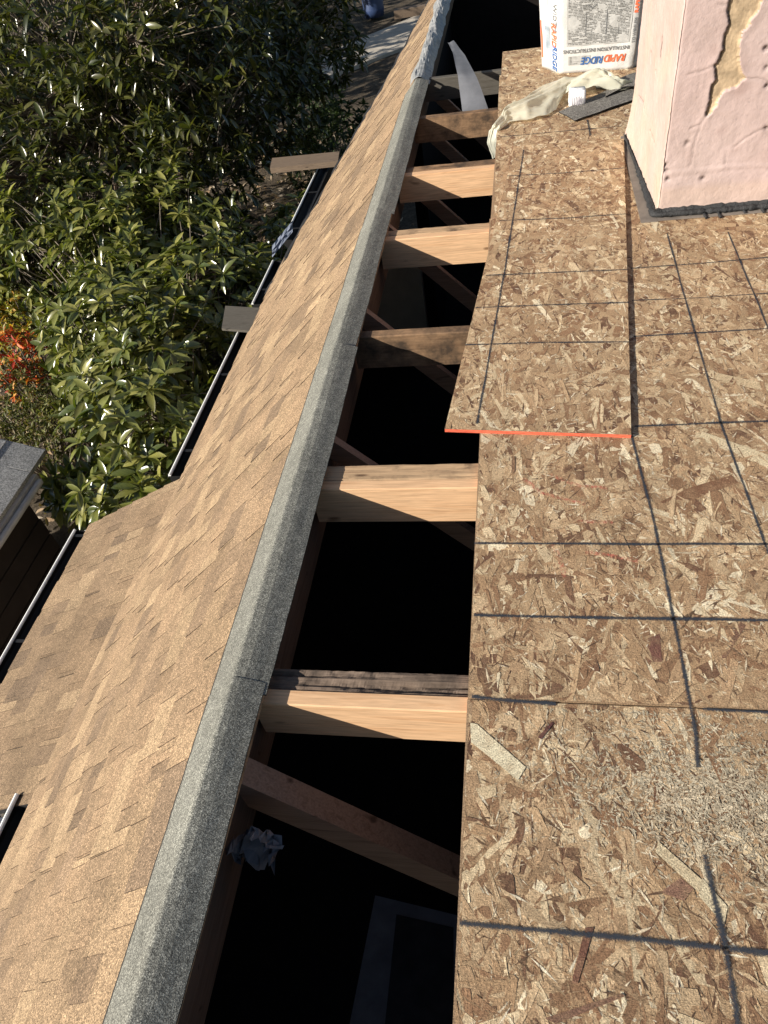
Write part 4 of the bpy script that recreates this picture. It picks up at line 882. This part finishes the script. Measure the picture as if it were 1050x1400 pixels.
# leaf litter
n = 5200; P_ = np.stack([rng.uniform(-9, -2.2, n), rng.uniform(1.5, 20, n), np.full(n, GZ + .03) + rng.uniform(-.01, .05, n)], -1)
D_ = np.stack([rng.normal(0, 1, n), rng.normal(0, 1, n), rng.normal(0, .35, n)], -1)
leaves(P_, D_, rng.uniform(.09, .2, n), rng.normal(0, 1.0, n), leafcols(n, np.array([(.38, .30, .21), (.30, .22, .14), (.22, .15, .09), (.5, .42, .33), (.16, .11, .07)]), .25), 'litter', None, 'leaf_litter').__setitem__('label', 'dry fallen leaves scattered over the soil under the shrubs')
bpy.data.objects['leaf_litter']['category'] = 'leaf litter'
# ------------------------------------------------------------------ neighbouring shed
SX, SZ, SY1 = -4.14, -2.26, 4.06
sh = thing('shed', (-5.4, 1.6, GZ), 'brown shed with grey three tab shingle roof beside the low shrub', 'shed')
sa = math.radians(20); sd = Vector((math.cos(sa), 0, -math.sin(sa))); sn = Vector((math.sin(sa), 0, math.cos(sa))); SO = Vector((SX, 0, SZ))
def SS(s, y, n=0): return SO - sd * s + sn * n + Vector((0, y, 0))
m = MB(); m.hexa([SS(0, -2, -.05), SS(0, SY1 + .36, -.05), SS(2.4, SY1 + .36, -.05), SS(2.4, -2, -.05)], [SS(0, -2, 0), SS(0, SY1 + .36, 0), SS(2.4, SY1 + .36, 0), SS(2.4, -2, 0)]); rf = m.build('roof', 'shedroof', sh)
for i in range(14):
    s0 = .20 + i * .143 if i else 0; s1 = s0 + (.143 if i else .20); y = -2 + random.random() * .3
    while y < SY1 + .36:
        ye = min(y + (.305 if i else 1.2), SY1 + .36); mm = MB(); mm.hexa([SS(s0, y, .001), SS(s0, ye - .014, .001), SS(s1, ye - .014, .001), SS(s1, y, .001)], [SS(s0, y, .008), SS(s0, ye - .014, .008), SS(s1, ye - .014, .003), SS(s1, y, .003)])
        if y > -.2 or True: mm.build('shingle', 'shedroof', rf)
        y = ye
m = MB(); m.box(SX - .03, SX + .01, -2, SY1 + .1, SZ - .16, SZ - .055); m.build('fascia', 'fasciaw', sh)
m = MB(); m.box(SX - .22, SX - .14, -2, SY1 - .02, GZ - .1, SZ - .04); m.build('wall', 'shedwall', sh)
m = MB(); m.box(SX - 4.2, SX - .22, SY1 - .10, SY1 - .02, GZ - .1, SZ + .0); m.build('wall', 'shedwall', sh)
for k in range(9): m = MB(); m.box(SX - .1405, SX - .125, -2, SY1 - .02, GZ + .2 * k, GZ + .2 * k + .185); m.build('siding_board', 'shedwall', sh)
m = MB(); m.tube([(SX + .045, -2, SZ - .10), (SX + .045, SY1 + .05, SZ - .10)], .03, 8); m.build('gutter', 'fasciaw', sh)
# plant pot, path, barrel, far things
pp = wz(93, 563, GZ + .0); m = MB(); rows = []
for r_, z_ in ((.0, 0), (.13, 0), (.17, .3), (.185, .3), (.185, .33), (.165, .33), (.15, .26), (0, .25)): rows.append([(pp.x + r_ * math.cos(6.283 * j / 20), pp.y + r_ * math.sin(6.283 * j / 20), GZ + .02 + z_) for j in range(20)])
m.grid(rows, close=True); tag(m.build('plant_pot', 'blackpot', None, True), 'black plastic plant pot standing between the shrubs', 'pot')
m = MB(); A_ = [wz(*p, GZ + .04) for p in ((436, 108), (612, 42), (600, 8), (470, 62))]; A_[3] = A_[3] + (A_[3] - A_[2]) * .6; A_[0] = A_[0] + (A_[0] - A_[1]) * .6; m.hexa([p - Vector((0, 0, .12)) for p in A_], A_); tag(m.build('path', 'concrete', None), kind='structure')
bp = wz(512, 22, GZ + .04); m = MB(); rows = []
for r_, z_ in ((0, 0), (.36, 0), (.40, .25), (.38, .32), (.41, .6), (.38, .68), (.36, .98), (.30, 1.0), (0, 1.0)): rows.append([(bp.x + r_ * math.cos(6.283 * j / 24), bp.y + r_ * math.sin(6.283 * j / 24), GZ + .04 + z_) for j in range(24)])
m.grid(rows, close=True); tag(m.build('barrel', 'blue', None, True), 'dark blue plastic barrel standing on the concrete path', 'barrel')
m = MB(); c = wz(585, 18, GZ + .04); m.hexa([(c.x - 1.2, c.y - .3, GZ + .04), (c.x + 1.2, c.y + .1, GZ + .04), (c.x + 1.2, c.y + .5, GZ + .04), (c.x - 1.2, c.y + .1, GZ + .04)], [(c.x - 1.2, c.y - .3, GZ + .3), (c.x + 1.2, c.y + .1, GZ + .3), (c.x + 1.2, c.y + .5, GZ + .3), (c.x - 1.2, c.y + .1, GZ + .3)]); tag(m.build('timber_stack', 'plank2', None), 'brown timber lying beside the barrel on the path', 'timber')
# white lattice crate seen under the apron
c = wz(8, 1165, -3.0); lt = thing('white_rack', (c.x, c.y, GZ), 'white wire rack standing below the apron gutter', 'rack')
m = MB()
for k in range(6): m.box(c.x - .35, c.x + .25, c.y - .3 + k * .12, c.y - .27 + k * .12, -3.03, -3.00); 
m.box(c.x - .35, c.x - .32, c.y - .3, c.y + .33, -3.06, -3.03); m.box(c.x + .22, c.x + .25, c.y - .3, c.y + .33, -3.06, -3.03); m.build('shelf', 'gut_white', lt)
for dx in (-.335, .235):
    for dy in (-.28, .31): m = MB(); m.tube([(c.x + dx, c.y + dy, GZ - .06), (c.x + dx, c.y + dy, -3.03)], .014, 8); m.build('leg', 'gut_white', lt)
for o in bpy.data.objects:
    if '_o' in o: del o['_o']
